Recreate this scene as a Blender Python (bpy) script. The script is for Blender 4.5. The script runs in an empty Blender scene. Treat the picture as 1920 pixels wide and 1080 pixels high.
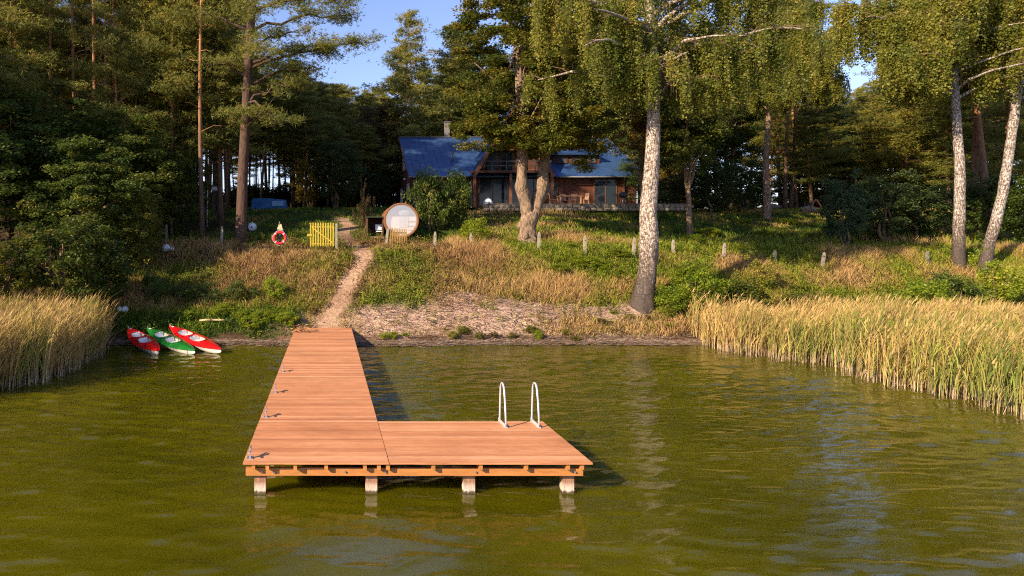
import bpy, math, random
import numpy as np
from mathutils import Vector, Matrix
R = math.radians
sc = bpy.context.scene
# ---------------------------------------------------------------- camera, sky, sun
CAMZ = 4.2; F = 1280.0; VX = 615.0; VY = 457.0     # metres, pixels of a 1920 x 1080 frame
cam_d = bpy.data.cameras.new('camera'); cam = bpy.data.objects.new('camera', cam_d)
sc.collection.objects.link(cam); sc.camera = cam
cam.location = (0, 0, CAMZ); cam.rotation_euler = (R(90), 0, 0)
cam_d.sensor_width = 36; cam_d.lens = 24
cam_d.shift_x = (960 - VX) / 1920; cam_d.shift_y = -(540 - VY) / 1920
cam_d.clip_start = 0.1; cam_d.clip_end = 3000
SUN_EL = 27; SUN_DIR = 36                           # light travels towards +X turned 30 deg to +Y
w = bpy.data.worlds.new('World'); sc.world = w; w.use_nodes = True
nt = w.node_tree; bg = nt.nodes['Background']
sky = nt.nodes.new('ShaderNodeTexSky'); sky.sky_type = 'NISHITA'; sky.sun_disc = False
sky.sun_elevation = R(SUN_EL)
# nishita: rotation 0 = sun at +Y, growing clockwise seen from above
to_sun = (-math.cos(R(SUN_DIR)), -math.sin(R(SUN_DIR)))
sky.sun_rotation = math.atan2(to_sun[0], to_sun[1])
sky.air_density = 1.0; sky.dust_density = 0.2; sky.ozone_density = 4.0
tm = nt.nodes.new('ShaderNodeMix'); tm.data_type = 'RGBA'; tm.blend_type = 'MULTIPLY'; tm.inputs[0].default_value = 1; tm.inputs[7].default_value = (1.12, .92, .98, 1)
nt.links.new(sky.outputs[0], tm.inputs[6]); nt.links.new(tm.outputs[2], bg.inputs[0]); bg.inputs[1].default_value = 0.13
sd = bpy.data.lights.new('sun', 'SUN'); sun = bpy.data.objects.new('sun', sd); sc.collection.objects.link(sun)
sd.energy = 5.0; sd.angle = R(0.5); sd.color = (1.0, 0.82, 0.56)
dv = Vector((-to_sun[0] * math.cos(R(SUN_EL)), -to_sun[1] * math.cos(R(SUN_EL)), -math.sin(R(SUN_EL))))
sun.rotation_euler = dv.to_track_quat('-Z', 'Y').to_euler()
sc.view_settings.view_transform = 'Standard'; sc.view_settings.look = 'None'
sc.view_settings.exposure = 0.9; sc.view_settings.gamma = 1.0
sc.render.engine = 'CYCLES'
sc.cycles.max_bounces = 5; sc.cycles.diffuse_bounces = 3; sc.cycles.glossy_bounces = 3
sc.cycles.transmission_bounces = 4; sc.cycles.transparent_max_bounces = 6
sc.cycles.caustics_reflective = False; sc.cycles.caustics_refractive = False
sc.cycles.use_denoising = False; sc.cycles.filter_width = 1.1; sc.cycles.sample_clamp_indirect = 1.5; sc.cycles.use_adaptive_sampling = False
rng = np.random.default_rng(7); random.seed(7)
# ---------------------------------------------------------------- materials
def nodes(name):
    m = bpy.data.materials.new(name); m.use_nodes = True
    n = m.node_tree.nodes; l = m.node_tree.links
    return m, n, l, n['Principled BSDF']
def ramp(n, stops):
    r = n.new('ShaderNodeValToRGB'); e = r.color_ramp.elements
    e[0].position, e[0].color = stops[0][0], (*stops[0][1], 1)
    e[1].position, e[1].color = stops[-1][0], (*stops[-1][1], 1)
    for p, c in stops[1:-1]:
        x = e.new(p); x.color = (*c, 1)
    return r
def noise(n, l, scale=5, detail=4, rough=.6, vec=(1, 1, 1), coord='Object'):
    t = n.new('ShaderNodeTexCoord'); mp = n.new('ShaderNodeMapping'); mp.inputs['Scale'].default_value = vec
    x = n.new('ShaderNodeTexNoise'); x.inputs['Scale'].default_value = scale
    x.inputs['Detail'].default_value = detail; x.inputs['Roughness'].default_value = rough
    l.new(t.outputs[coord], mp.inputs[0]); l.new(mp.outputs[0], x.inputs['Vector'])
    return x
def mul(c, k): return tuple(min(1, v * k) for v in c)
def bump(n, l, src, b, strength=.4, dist=.02):
    x = n.new('ShaderNodeBump'); x.inputs['Strength'].default_value = strength; x.inputs['Distance'].default_value = dist
    l.new(src, x.inputs['Height']); l.new(x.outputs[0], b.inputs['Normal'])
def simple(name, c, rough=.7, scale=6, lo=.7, hi=1.25, metal=0, bs=.0, vec=(1, 1, 1), c2=None, dist=.02):
    m, n, l, b = nodes(name)
    x = noise(n, l, scale, 5, .65, vec)
    r = ramp(n, [(.3, mul(c, lo)), (.7, c2 or mul(c, hi))])
    l.new(x.outputs[0], r.inputs[0]); l.new(r.outputs[0], b.inputs['Base Color'])
    b.inputs['Roughness'].default_value = rough; b.inputs['Metallic'].default_value = metal
    if bs: bump(n, l, x.outputs[0], b, bs, dist)
    return m
def leafmat(name, stops, trans=.35, spec=.35, rough=.5):
    m, n, l, b = nodes(name)
    g = n.new('ShaderNodeNewGeometry'); a = n.new('ShaderNodeAttribute'); a.attribute_name = 'tint'
    oi = n.new('ShaderNodeObjectInfo')
    m1 = n.new('ShaderNodeMath'); m1.operation = 'MULTIPLY'; m1.inputs[1].default_value = .35
    m2 = n.new('ShaderNodeMath'); m2.operation = 'MULTIPLY_ADD'; m2.inputs[1].default_value = .5
    m3 = n.new('ShaderNodeMath'); m3.operation = 'MULTIPLY_ADD'; m3.inputs[1].default_value = .2
    l.new(g.outputs['Random Per Island'], m1.inputs[0])
    l.new(a.outputs['Fac'], m2.inputs[0]); l.new(m1.outputs[0], m2.inputs[2])
    l.new(oi.outputs['Random'], m3.inputs[0]); l.new(m2.outputs[0], m3.inputs[2])
    r = ramp(n, stops); l.new(m3.outputs[0], r.inputs[0])
    l.new(r.outputs[0], b.inputs['Base Color']); b.inputs['Roughness'].default_value = rough
    b.inputs['Specular IOR Level'].default_value = spec
    t = n.new('ShaderNodeBsdfTranslucent')
    hs = n.new('ShaderNodeHueSaturation'); hs.inputs['Value'].default_value = 1.5; hs.inputs['Hue'].default_value = .485
    l.new(r.outputs[0], hs.inputs['Color']); l.new(hs.outputs[0], t.inputs[0])
    mx = n.new('ShaderNodeMixShader'); mx.inputs[0].default_value = trans
    l.new(b.outputs[0], mx.inputs[1]); l.new(t.outputs[0], mx.inputs[2])
    l.new(mx.outputs[0], n['Material Output'].inputs[0])
    return m
def colmat(name, trans=.25, rough=.7, spec=.2):
    m, n, l, b = nodes(name)
    a = n.new('ShaderNodeAttribute'); a.attribute_name = 'col'
    l.new(a.outputs['Color'], b.inputs['Base Color']); b.inputs['Roughness'].default_value = rough
    b.inputs['Specular IOR Level'].default_value = spec
    t = n.new('ShaderNodeBsdfTranslucent'); l.new(a.outputs['Color'], t.inputs[0])
    mx = n.new('ShaderNodeMixShader'); mx.inputs[0].default_value = trans
    l.new(b.outputs[0], mx.inputs[1]); l.new(t.outputs[0], mx.inputs[2])
    l.new(mx.outputs[0], n['Material Output'].inputs[0])
    return m
M = {}
M['pine'] = leafmat('pine_needles', [(.1, (.060, .085, .022)), (.5, (.19, .20, .040)), (.9, (.42, .35, .06))], .4, .3, .5)
M['spruce'] = leafmat('spruce_needles', [(.1, (.026, .048, .018)), (.9, (.10, .135, .035))], .2, .2, .6)
M['dark_leaf'] = leafmat('dark_green_leaves', [(.1, (.026, .055, .014)), (.55, (.075, .115, .020)), (.95, (.26, .25, .04))], .35)
M['maple'] = leafmat('maple_leaves', [(.1, (.022, .042, .008)), (.5, (.085, .11, .014)), (.95, (.30, .23, .03))], .35)
M['birch'] = leafmat('birch_leaves', [(.1, (.08, .12, .016)), (.5, (.21, .23, .035)), (.95, (.48, .38, .07))], .5)
M['yellow_leaf'] = leafmat('yellowing_leaves', [(.1, (.12, .12, .02)), (.5, (.26, .20, .03)), (.95, (.42, .24, .035))], .4)
M['brown_leaf'] = leafmat('browning_leaves', [(.1, (.07, .05, .02)), (.6, (.13, .09, .03)), (.95, (.2, .14, .04))], .3)
M['bright_leaf'] = leafmat('bright_green_leaves', [(.1, (.09, .15, .012)), (.5, (.21, .28, .02)), (.95, (.44, .42, .04))], .45)
M['blue_leaf'] = leafmat('juniper_needles', [(.1, (.022, .052, .026)), (.9, (.08, .125, .05))], .1, .2, .6)
M['grass'] = colmat('grass_blades', .3)
M['reed'] = colmat('reed_blades', .3)
def pinebark():
    m, n, l, b = nodes('pine_bark')
    x = noise(n, l, 3, 6, .7, (4, 4, .8)); t = n.new('ShaderNodeTexCoord'); s = n.new('ShaderNodeSeparateXYZ')
    l.new(t.outputs['Object'], s.inputs[0])
    lo = ramp(n, [(.3, (.05, .03, .02)), (.7, (.20, .12, .08))]); hi = ramp(n, [(.3, (.20, .08, .03)), (.7, (.46, .22, .09))])
    l.new(x.outputs[0], lo.inputs[0]); l.new(x.outputs[0], hi.inputs[0])
    mr = n.new('ShaderNodeMapRange'); mr.inputs[1].default_value = 3; mr.inputs[2].default_value = 9; l.new(s.outputs[2], mr.inputs[0])
    mx = n.new('ShaderNodeMix'); mx.data_type = 'RGBA'; l.new(mr.outputs[0], mx.inputs[0])
    l.new(lo.outputs[0], mx.inputs[6]); l.new(hi.outputs[0], mx.inputs[7]); l.new(mx.outputs[2], b.inputs['Base Color'])
    b.inputs['Roughness'].default_value = .9; bump(n, l, x.outputs[0], b, .8, .05)
    return m
def birchbark(name, zdark, white=(.62, .55, .48)):
    m, n, l, b = nodes(name)
    x = noise(n, l, 3.2, 6, .8, (5, 5, 2.0)); y = noise(n, l, 3, 3, .6, (1.2, 1.2, 9)); z = noise(n, l, 2, 6, .75, (6, 6, 1.2))
    t = n.new('ShaderNodeTexCoord'); s = n.new('ShaderNodeSeparateXYZ'); l.new(t.outputs['Object'], s.inputs[0])
    mr = n.new('ShaderNodeMapRange'); mr.inputs[1].default_value = 0; mr.inputs[2].default_value = zdark
    mr.inputs[3].default_value = -.16; mr.inputs[4].default_value = .012; l.new(s.outputs[2], mr.inputs[0])
    ad = n.new('ShaderNodeMath'); ad.operation = 'ADD'; l.new(x.outputs[0], ad.inputs[0]); l.new(mr.outputs[0], ad.inputs[1])
    r = ramp(n, [(.44, (.07, .05, .04)), (.52, (.30, .21, .16)), (.57, white)]); l.new(ad.outputs[0], r.inputs[0])
    r2 = ramp(n, [(.36, (.3, .27, .25)), (.43, (1, 1, 1))]); l.new(y.outputs[0], r2.inputs[0])
    mm = n.new('ShaderNodeMix'); mm.data_type = 'RGBA'; mm.blend_type = 'MULTIPLY'; mm.inputs[0].default_value = .9
    l.new(r.outputs[0], mm.inputs[6]); l.new(r2.outputs[0], mm.inputs[7])
    l.new(mm.outputs[2], b.inputs['Base Color']); b.inputs['Roughness'].default_value = .75
    bump(n, l, z.outputs[0], b, .9, .06)
    return m
M['pinebark'] = pinebark()
M['birchbark'] = birchbark('birch_bark', 3.2)
M['birchbark2'] = birchbark('shade_grey_birch_bark', 3.0, (.50, .49, .48))  # greyer, cooler white: shade on the right-hand stems put into the bark colour
M['bark'] = simple('grey_brown_bark', (.21, .14, .095), .9, 3, .25, 1.9, 0, 1.0, (3, 3, 1.3), dist=.09)
M['oldpinebark'] = simple('shade_dark_plated_bark', (.085, .045, .032), .9, 3, .4, 1.7, 0, 1.0, (4, 4, 1.0), dist=.08)  # bark darkened to carry the shade on the old pine trunk
M['twig'] = simple('twig_bark', (.16, .10, .06), .9)
# ---------------------------------------------------------------- object helpers
C = sc.collection
def link(name, me, mat=None, parent=None):
    o = bpy.data.objects.new(name, me); C.objects.link(o)
    if mat is not None and me is not None and len(me.materials) == 0: me.materials.append(mat)
    if parent is not None: o.parent = parent
    return o
def tag(o, label=None, cat=None, group=None, kind=None):
    if label: o['label'] = label
    if cat: o['category'] = cat
    if group: o['group'] = group
    if kind: o['kind'] = kind
    return o
def thing(name, label, cat, loc=(0, 0, 0), rz=0, group=None):
    o = bpy.data.objects.new(name, None); C.objects.link(o); o.empty_display_size = .3
    o.location = loc; o.rotation_euler = (0, 0, rz)
    return tag(o, label, cat, group)
def kids(o): return [c for c in list(bpy.data.objects) if c.parent == o]
def copy_thing(src, children, loc, rz=0, s=(1, 1, 1), label=None, group=None):
    r = src.copy(); C.objects.link(r); r.location = loc; r.rotation_euler = (0, 0, rz); r.scale = s
    if label: r['label'] = label
    if group: r['group'] = group
    for ch in children:
        c = ch.copy(); C.objects.link(c); c.parent = r
    return r
def npmesh(name, V, Fq, smooth=False, attr=None, col=None):
    me = bpy.data.meshes.new(name); V = np.asarray(V, dtype=np.float32).reshape(-1, 3); Fq = np.asarray(Fq, dtype=np.int32)
    k = Fq.shape[1]; me.vertices.add(len(V)); me.vertices.foreach_set('co', V.ravel())
    me.loops.add(Fq.size); me.loops.foreach_set('vertex_index', Fq.ravel())
    me.polygons.add(len(Fq)); me.polygons.foreach_set('loop_start', np.arange(0, Fq.size, k, dtype=np.int32))
    me.polygons.foreach_set('loop_total', np.full(len(Fq), k, dtype=np.int32))
    if smooth: me.polygons.foreach_set('use_smooth', np.ones(len(Fq), dtype=bool))
    if attr is not None:
        a = me.attributes.new('tint', 'FLOAT', 'POINT'); a.data.foreach_set('value', np.asarray(attr, dtype=np.float32))
    if col is not None:
        a = me.attributes.new('col', 'FLOAT_COLOR', 'POINT')
        cc = np.ones((len(V), 4), dtype=np.float32); cc[:, :3] = col; a.data.foreach_set('color', cc.ravel())
    me.update(calc_edges=True)
    return me
class MB:
    def __init__(s): s.v = []; s.f = []; s.sm = []
    def add(s, vs, fs, smooth=False):
        b = len(s.v); s.v += [tuple(v) for v in vs]
        for f in fs: s.f.append(tuple(b + i for i in f)); s.sm.append(smooth)
        return s
    def box(s, c, d, rot=None):
        hx, hy, hz = d[0] / 2, d[1] / 2, d[2] / 2
        vs = [Vector((x, y, z)) for x in (-hx, hx) for y in (-hy, hy) for z in (-hz, hz)]
        if rot is not None: vs = [rot @ v for v in vs]
        vs = [v + Vector(c) for v in vs]
        return s.add(vs, [(0, 1, 3, 2), (4, 6, 7, 5), (0, 4, 5, 1), (2, 3, 7, 6), (0, 2, 6, 4), (1, 5, 7, 3)])
    def bar(s, a, b, wd, h):
        a = Vector(a); b = Vector(b); d = b - a; q = d.to_track_quat('X', 'Z').to_matrix()
        return s.box((a + b) / 2, (d.length, wd, h), q)
    def tube(s, pts, rad, n=8, closed=False, cap=True, smooth=True):
        pts = [Vector(p) for p in pts]; m = len(pts); rad = [rad] * m if isinstance(rad, (int, float)) else rad
        vs = []; prev = None
        for i, p in enumerate(pts):
            a = pts[(i - 1) % m] if (closed or i > 0) else p; c = pts[(i + 1) % m] if (closed or i < m - 1) else p
            t = (c - a).normalized()
            if prev is None: u = t.orthogonal().normalized()
            else: u = (prev - t * prev.dot(t)).normalized()
            prev = u; v = t.cross(u)
            for k in range(n):
                th = 2 * math.pi * k / n; vs.append(p + (u * math.cos(th) + v * math.sin(th)) * rad[i])
        fs = []
        for i in range(m if closed else m - 1):
            j = (i + 1) % m
            for k in range(n): fs.append((i * n + k, i * n + (k + 1) % n, j * n + (k + 1) % n, j * n + k))
        s.add(vs, fs, smooth)
        if cap and not closed:
            b = len(s.v) - len(vs); s.f.append(tuple(b + k for k in range(n))[::-1]); s.f.append(tuple(b + (m - 1) * n + k for k in range(n))); s.sm += [False, False]
        return s
    def sphere(s, c, r, n=20, sq=(1, 1, 1)):
        vs = []; fs = []; m = n // 2
        for i in range(m + 1):
            ph = math.pi * i / m
            for k in range(n):
                th = 2 * math.pi * k / n
                vs.append((c[0] + r * sq[0] * math.sin(ph) * math.cos(th), c[1] + r * sq[1] * math.sin(ph) * math.sin(th), c[2] + r * sq[2] * math.cos(ph)))
        for i in range(m):
            for k in range(n): fs.append((i * n + k, (i + 1) * n + k, (i + 1) * n + (k + 1) % n, i * n + (k + 1) % n))
        return s.add(vs, fs, True)
    def mesh(s, name):
        me = bpy.data.meshes.new(name); me.from_pydata(s.v, [], s.f)
        me.polygons.foreach_set('use_smooth', s.sm); me.update(); return me
    def build(s, name, mat, parent=None):
        return link(name, s.mesh(name), mat, parent)
# ---------------------------------------------------------------- terrain
def smooth(t): t = np.clip(t, 0, 1); return t * t * (3 - 2 * t)
def wob(x, y, f, a, sd=0):
    r = np.random.default_rng(int(sd) + 11); z = 0
    for k in range(5):
        th, ph = r.uniform(0, 6.28, 2); ff = f * r.uniform(.6, 1.7)
        z = z + np.sin((x * math.cos(th) + y * math.sin(th)) * ff + ph)
    return a * z / 2.2
def shore(x):
    return 28.3 + wob(x, x * 0, .5, .18, 3) - 1.6 * smooth((-8.5 - x) / 4) + 1.0 * smooth((x - 15) / 4)
PS = [-400, -8, -3, 0, .35, 1.0, 1.5, 7.4, 10, 21, 25, 45, 75, 110, 600]
PZ = [-3, -1.5, -.55, 0, .14, .48, .70, 3.72, 4.15, 6.45, 6.9, 7.6, 6.6, 1.5, 1.5]
def gz(x, y, fine=True):
    x = np.asarray(x, dtype=float); y = np.asarray(y, dtype=float)
    s = y - shore(x)
    k = smooth((x - 15) / 9) * smooth(s / 4) * (1 - smooth((s - 12) / 12))
    s2 = s - 1.8 * k
    z = np.interp(s2, PS, PZ)
    if fine:
        on = smooth((s - .3) / 1.2)
        z = z + on * (wob(x, y, 1.1, .06, 5) + wob(x, y, 3.2, .025, 6)) + (1 - on) * smooth((s + .5) / .5) * wob(x, y, 4, .012, 7)
        z = z + .3 * on * np.exp(-((x - 8) / 4.5) ** 2 - ((s - 1.9) / 1.1) ** 2)      # low eroded bank
    t = smooth((x - 11.2) / .3) * smooth((26.0 - x) / .3) * smooth((y - 49.15) / .2) * (1 - smooth((y - 56) / 4))
    return z * (1 - t) + np.maximum(z, 6.97) * t
def px2x(px, Y): return (px - VX) * Y / F
def on(px, Y, dz=0):
    x = px2x(px, Y); return (x, Y, float(gz(x, Y)) + dz)
def hit(px, py, y0=27.5, y1=75):
    ys = np.arange(y0, y1, .02); xs = (px - VX) * ys / F; zs = gz(xs, ys)
    p = VY + (CAMZ - zs) * F / ys; i = np.argmax(p <= py)
    return (float(xs[i]), float(ys[i]), float(zs[i]))
def pz(py, Y): return CAMZ - (py - VY) * Y / F
# ---------------------------------------------------------------- ground sheet
PATH = [hit(px, py)[:2] for px, py in [(606, 611), (618, 600), (632, 575), (646, 545), (662, 512), (682, 486), (676, 466), (650, 452), (640, 440), (655, 425), (640, 412)]]
PATH = [(-.25, 28.9)] + PATH
def path_dist(x, y):
    d = np.full(np.shape(x), 99.0)
    for (ax, ay), (bx, by) in zip(PATH[:-1], PATH[1:]):
        ux, uy = bx - ax, by - ay; L = ux * ux + uy * uy + 1e-9
        t = np.clip(((x - ax) * ux + (y - ay) * uy) / L, 0, 1)
        d = np.minimum(d, np.hypot(x - ax - t * ux, y - ay - t * uy))
    return d
def lerp(a, b, t): return np.asarray(a) * (1 - t[..., None]) + np.asarray(b) * t[..., None]
def zones(x, y):
    s = y - shore(x); pd = path_dist(x, y) + wob(x, y, 2.2, .10, 21)
    n1 = .5 + wob(x, y, .8, .5, 31); n2 = .5 + wob(x, y, 2.0, .5, 32)
    path = 1 - smooth((pd - .28) / .35)
    bare = smooth((x - .6) / 1.2) * (1 - smooth((x - 13.5) / 3)) * (1 - smooth((s - 2.5 - wob(x, y, .9, .5, 33) - .55 * np.exp(-((x - 8) / 3) ** 2)) / .9)) * (1 - .4 * smooth((x - 9.5) / 1.5) * smooth((n1 + n2 - .75) / .4))
    xr_ = smooth((x - 15) / 3); beach = 1 - smooth((s - .45 - wob(x, y, 2.5, .15, 8)) / .35)
    landing = np.exp(-((x - .1) / 1.6) ** 2) * (1 - smooth((s - 1.6) / 1.2))
    yard = np.exp(-((x - 2.0) / 1.8) ** 2 - ((s - 11.5) / 2.2) ** 2)
    return s, np.maximum(path, .9 * landing), bare, beach, n1, n2, yard
xs = np.unique(np.concatenate([np.linspace(-900, -60, 25), np.arange(-60, -15, .9), np.arange(-15, 32, .17), np.arange(32, 100, .9), np.linspace(100, 900, 25)]))
ys = np.unique(np.concatenate([np.linspace(-400, 10, 8), np.arange(12, 26, 1.0), np.arange(26, 42, .14), np.arange(42, 56, .35), np.arange(49, 49.5, .08), np.arange(56, 125, 1.2), np.linspace(130, 1500, 20)]))
X, Y = np.meshgrid(xs, ys); Z = gz(X, Y)
s_, path_, bare_, beach_, n1_, n2_, yard_ = zones(X, Y)
col = lerp((.085, .075, .028), (.10, .062, .03), np.clip(n1_, 0, 1))
up = smooth((s_ - 9) / 3); col = col * (1 - up[..., None]) + up[..., None] * lerp((.045, .075, .014), (.085, .085, .02), np.clip(n2_, 0, 1))
wood = smooth((s_ - 26) / 5) ; col = col * (1 - wood[..., None]) + wood[..., None] * np.array((.07, .05, .022))
lf = smooth((-3.5 - X) / 3) * smooth((s_ - 5) / 2) * (1 - smooth((s_ - 15) / 4)); col = col * (1 - lf[..., None]) + lf[..., None] * np.array((.075, .045, .025))
col = col * (1 - bare_[..., None]) + bare_[..., None] * lerp((.54, .36, .27), (.78, .57, .46), np.clip(n2_, 0, 1))
col = col * (1 - beach_[..., None]) + beach_[..., None] * lerp((.36, .24, .16), (.12, .07, .04), smooth((s_ - .28) / .15))
pth = path_ ** .8; col = col * (1 - pth[..., None]) + pth[..., None] * lerp((.50, .30, .19), (.64, .42, .28), np.clip(n2_, 0, 1))
yd = np.clip(yard_ * (.6 + .8 * n2_), 0, 1); col = col * (1 - yd[..., None]) + yd[..., None] * np.array((.20, .12, .075))
ny, nx = X.shape; idx = np.arange(nx * ny).reshape(ny, nx)
Q = np.stack([idx[:-1, :-1], idx[:-1, 1:], idx[1:, 1:], idx[1:, :-1]], -1).reshape(-1, 4)
gm, n, l, b = nodes('ground_soil_and_turf')
a = n.new('ShaderNodeAttribute'); a.attribute_name = 'col'
x1 = noise(n, l, 5, 10, .8); r1 = ramp(n, [(.34, (.50, .44, .40)), (.45, (.95, .93, .91)), (.62, (1.45, 1.43, 1.4))]); l.new(x1.outputs[0], r1.inputs[0])
mm = n.new('ShaderNodeMix'); mm.data_type = 'RGBA'; mm.blend_type = 'MULTIPLY'; mm.inputs[0].default_value = 1
l.new(a.outputs['Color'], mm.inputs[6]); l.new(r1.outputs[0], mm.inputs[7]); l.new(mm.outputs[2], b.inputs['Base Color'])
b.inputs['Roughness'].default_value = .95; b.inputs['Specular IOR Level'].default_value = .15; bump(n, l, x1.outputs[0], b, 1.0, .3)
g = link('ground', npmesh('ground', np.stack([X, Y, Z], -1), Q, True, col=col.reshape(-1, 3)), gm); tag(g, kind='structure')
# ---------------------------------------------------------------- lake
xs = np.unique(np.concatenate([np.linspace(-900, -30, 20), np.arange(-30, -14, .5), np.arange(-14, 20, .075), np.arange(20, 50, .6), np.linspace(50, 900, 20)]))
ys = np.unique(np.concatenate([np.linspace(-390, 0, 14), np.arange(0, 7, .3), np.arange(7, 20, .055), np.arange(20, 31.5, .075), [33, 36]]))
X, Y = np.meshgrid(xs, ys)
inn = smooth((X + 16) / 3) * (1 - smooth((X - 18) / 3)) * smooth((Y - 5) / 2)
r = np.random.default_rng(5); Z = np.zeros_like(X)
for k in range(64):
    lam = math.exp(r.uniform(math.log(.20), math.log(1.3))); th = R(90 + 10 + r.normal(0, 24)); kk = 2 * math.pi / lam
    ph = r.uniform(0, 6.28); amp = .0036 * lam ** .75
    env = .75 + .55 * np.sin(X * r.uniform(.1, .5) + Y * r.uniform(.1, .5) + r.uniform(0, 6.28))
    Z += amp * env * np.sin(kk * (X * math.cos(th) + Y * math.sin(th)) + ph + .7 * np.sin(.5 * X + 1.1 * Y + ph * 3))
calm = .64 + .50 * smooth((Y - 11) / 5) - .12 * smooth((Y - 24) / 4)
Z = Z + .35 * np.abs(Z) * 1.0
Z = Z * inn * calm
ny, nx = X.shape; idx = np.arange(nx * ny).reshape(ny, nx)
Q = np.stack([idx[:-1, :-1], idx[:-1, 1:], idx[1:, 1:], idx[1:, :-1]], -1).reshape(-1, 4)
wm, n, l, b = nodes('lake_water')
b.inputs['Roughness'].default_value = .02; b.inputs['IOR'].default_value = 1.42
xw = noise(n, l, .35, 3, .5, (1, 1, 1)); rw = ramp(n, [(.35, (.054, .051, .0014)), (.65, (.078, .070, .002))])
l.new(xw.outputs[0], rw.inputs[0]); l.new(rw.outputs[0], b.inputs['Base Color'])
x2 = noise(n, l, 3.6, 5, .6, (.8, 2.4, 1)); bump(n, l, x2.outputs[0], b, .6, .012)
b.subsurface_method = 'BURLEY'; b.inputs['Subsurface Weight'].default_value = 1; b.inputs['Subsurface Radius'].default_value = (1.0, 1.0, .8); b.inputs['Subsurface Scale'].default_value = .35
wt = link('lake_water', npmesh('lake_water', np.stack([X, Y, Z], -1), Q, True), wm); tag(wt, kind='structure')
# ---------------------------------------------------------------- blades of grass, reeds
def blades(base, h, wd, lean, fa, curve=1.6, S=3, col0=(0, 0, 0), col1=(0, 0, 0), tipw=.08):
    """base Nx3, h N, wd N, lean Nx2 (horizontal travel of the tip), fa N facing angle -> verts, quads, colours"""
    N = len(h); t = np.linspace(0, 1, S + 1)[None, :]
    c = base[:, None, :] + np.stack([lean[:, 0:1] * t ** curve, lean[:, 1:2] * t ** curve, h[:, None] * t], -1)
    ww = wd[:, None] * np.maximum(tipw, 1 - t ** 2.2) * .5
    sd = np.stack([np.cos(fa)[:, None] * ww, np.sin(fa)[:, None] * ww, 0 * ww], -1)
    V = np.stack([c - sd, c + sd], 2)
    i = (np.arange(N)[:, None] * (S + 1) + np.arange(S)[None, :]) * 2
    Q = np.stack([i, i + 1, i + 3, i + 2], -1).reshape(-1, 4)
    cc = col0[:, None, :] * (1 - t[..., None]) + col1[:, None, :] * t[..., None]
    cc = np.repeat(cc[:, :, None, :], 2, 2)
    return V.reshape(-1, 3), Q, cc.reshape(-1, 3)
class Acc:
    def __init__(s): s.V = []; s.Q = []; s.C = []; s.n = 0
    def add(s, t): s.V.append(t[0]); s.Q.append(t[1] + s.n); s.C.append(t[2]); s.n += len(t[0])
    def mesh(s, name): return npmesh(name, np.concatenate(s.V), np.concatenate(s.Q), False, col=np.concatenate(s.C))
def grass_on(name, N, x0, x1, y0, y1, hfun, cfun, keep, wdt=.02, seed=0, leanf=.45, S=3):
    r = np.random.default_rng(seed); x = r.uniform(x0, x1, N); y = r.uniform(y0, y1, N)
    # clump the blades
    cx = r.uniform(x0, x1, N // 9 + 1); cy = r.uniform(y0, y1, N // 9 + 1); k = r.integers(0, len(cx), N); cl = r.random(N) < .6
    x = np.where(cl, cx[k] + r.normal(0, .09, N), x); y = np.where(cl, cy[k] + r.normal(0, .09, N), y)
    kp = r.random(N) < keep(x, y); x, y, k = x[kp], y[kp], k[kp]
    h = hfun(x, y, r) * (.75 + .5 * (np.sin(k * 12.9) * .5 + .5))
    a = r.uniform(0, 6.28, len(x)); ln = h * r.uniform(.1, 1, len(x)) * leanf * 2
    c0, c1 = cfun(x, y, r, k)
    z = gz(x, y) - .02
    return blades(np.stack([x, y, z], -1), h, wdt * r.uniform(.6, 1.5, len(x)), np.stack([np.cos(a) * ln, np.sin(a) * ln], -1), r.uniform(0, 6.28, len(x)), S=S, col0=c0, col1=c1)
def mixc(cols, u, r, jit=.2):
    cols = np.array(cols); u = np.clip(u, 0, .999) * (len(cols) - 1); i = u.astype(int); f = (u - i)[:, None]
    return (cols[i] * (1 - f) + cols[i + 1] * f) * (1 + r.normal(0, jit, len(u)))[:, None].clip(.4, 1.8)
DRY = (.44, .27, .12); STRAW = (.58, .37, .15); RUST = (.28, .13, .065); GRN = (.19, .26, .02); YG = (.38, .36, .035); DG = (.035, .085, .012)
def G(x, y, cx, cy, rx, ry): return np.exp(-((x - cx) / rx) ** 2 - ((y - cy) / ry) ** 2)
def fields(x, y):
    s, path, bare, beach, n1, n2, yard = zones(x, y)
    dry = .55 + .5 * (n1 - .5) + .2 * (n2 - .5)                             # 0 green .. 1 dry
    dry = dry + .4 * G(x, y, -3.5, 33.5, 3, 2) - .75 * (1 - smooth((s - 2.0) / .8)) * (x < -1) - .2 * G(x, y, 3.2, 32.2, 2.2, 2) + .12
    dry = dry + .6 * G(x, y, 7.5, 35.5, 3.2, 2.2) + .5 * G(x, y, 10.3, 32.3, 3, 1.2) - .95 * G(x, y, 12.5, 36, 3.4, 2.6) - .20 * smooth((x - 14) / 3) + .25 * (n2 - .5) * smooth((x - 12) / 3) - .6 * G(x, y, 24, 42, 7, 4.5)
    dry = dry + .6 * G(x, y, 22.5, 36.5, 2.2, 1.6) + .5 * G(x, y, 14.5, 41.5, 1.6, 1) + .5 * G(x, y, 23, 44, 2.0, 1.0) + .5 * G(x, y, 28, 37, 3, 1.6)
    dry = dry - .5 * smooth((s - 9.5) / 2) * (x < 9)
    return s, path, bare, beach, n1, n2, yard, np.clip(dry, .30 * smooth((x - 7) / 2) * smooth((s - 3) / 1.5) * (1 - smooth((s - 13) / 2)), 1)
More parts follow.
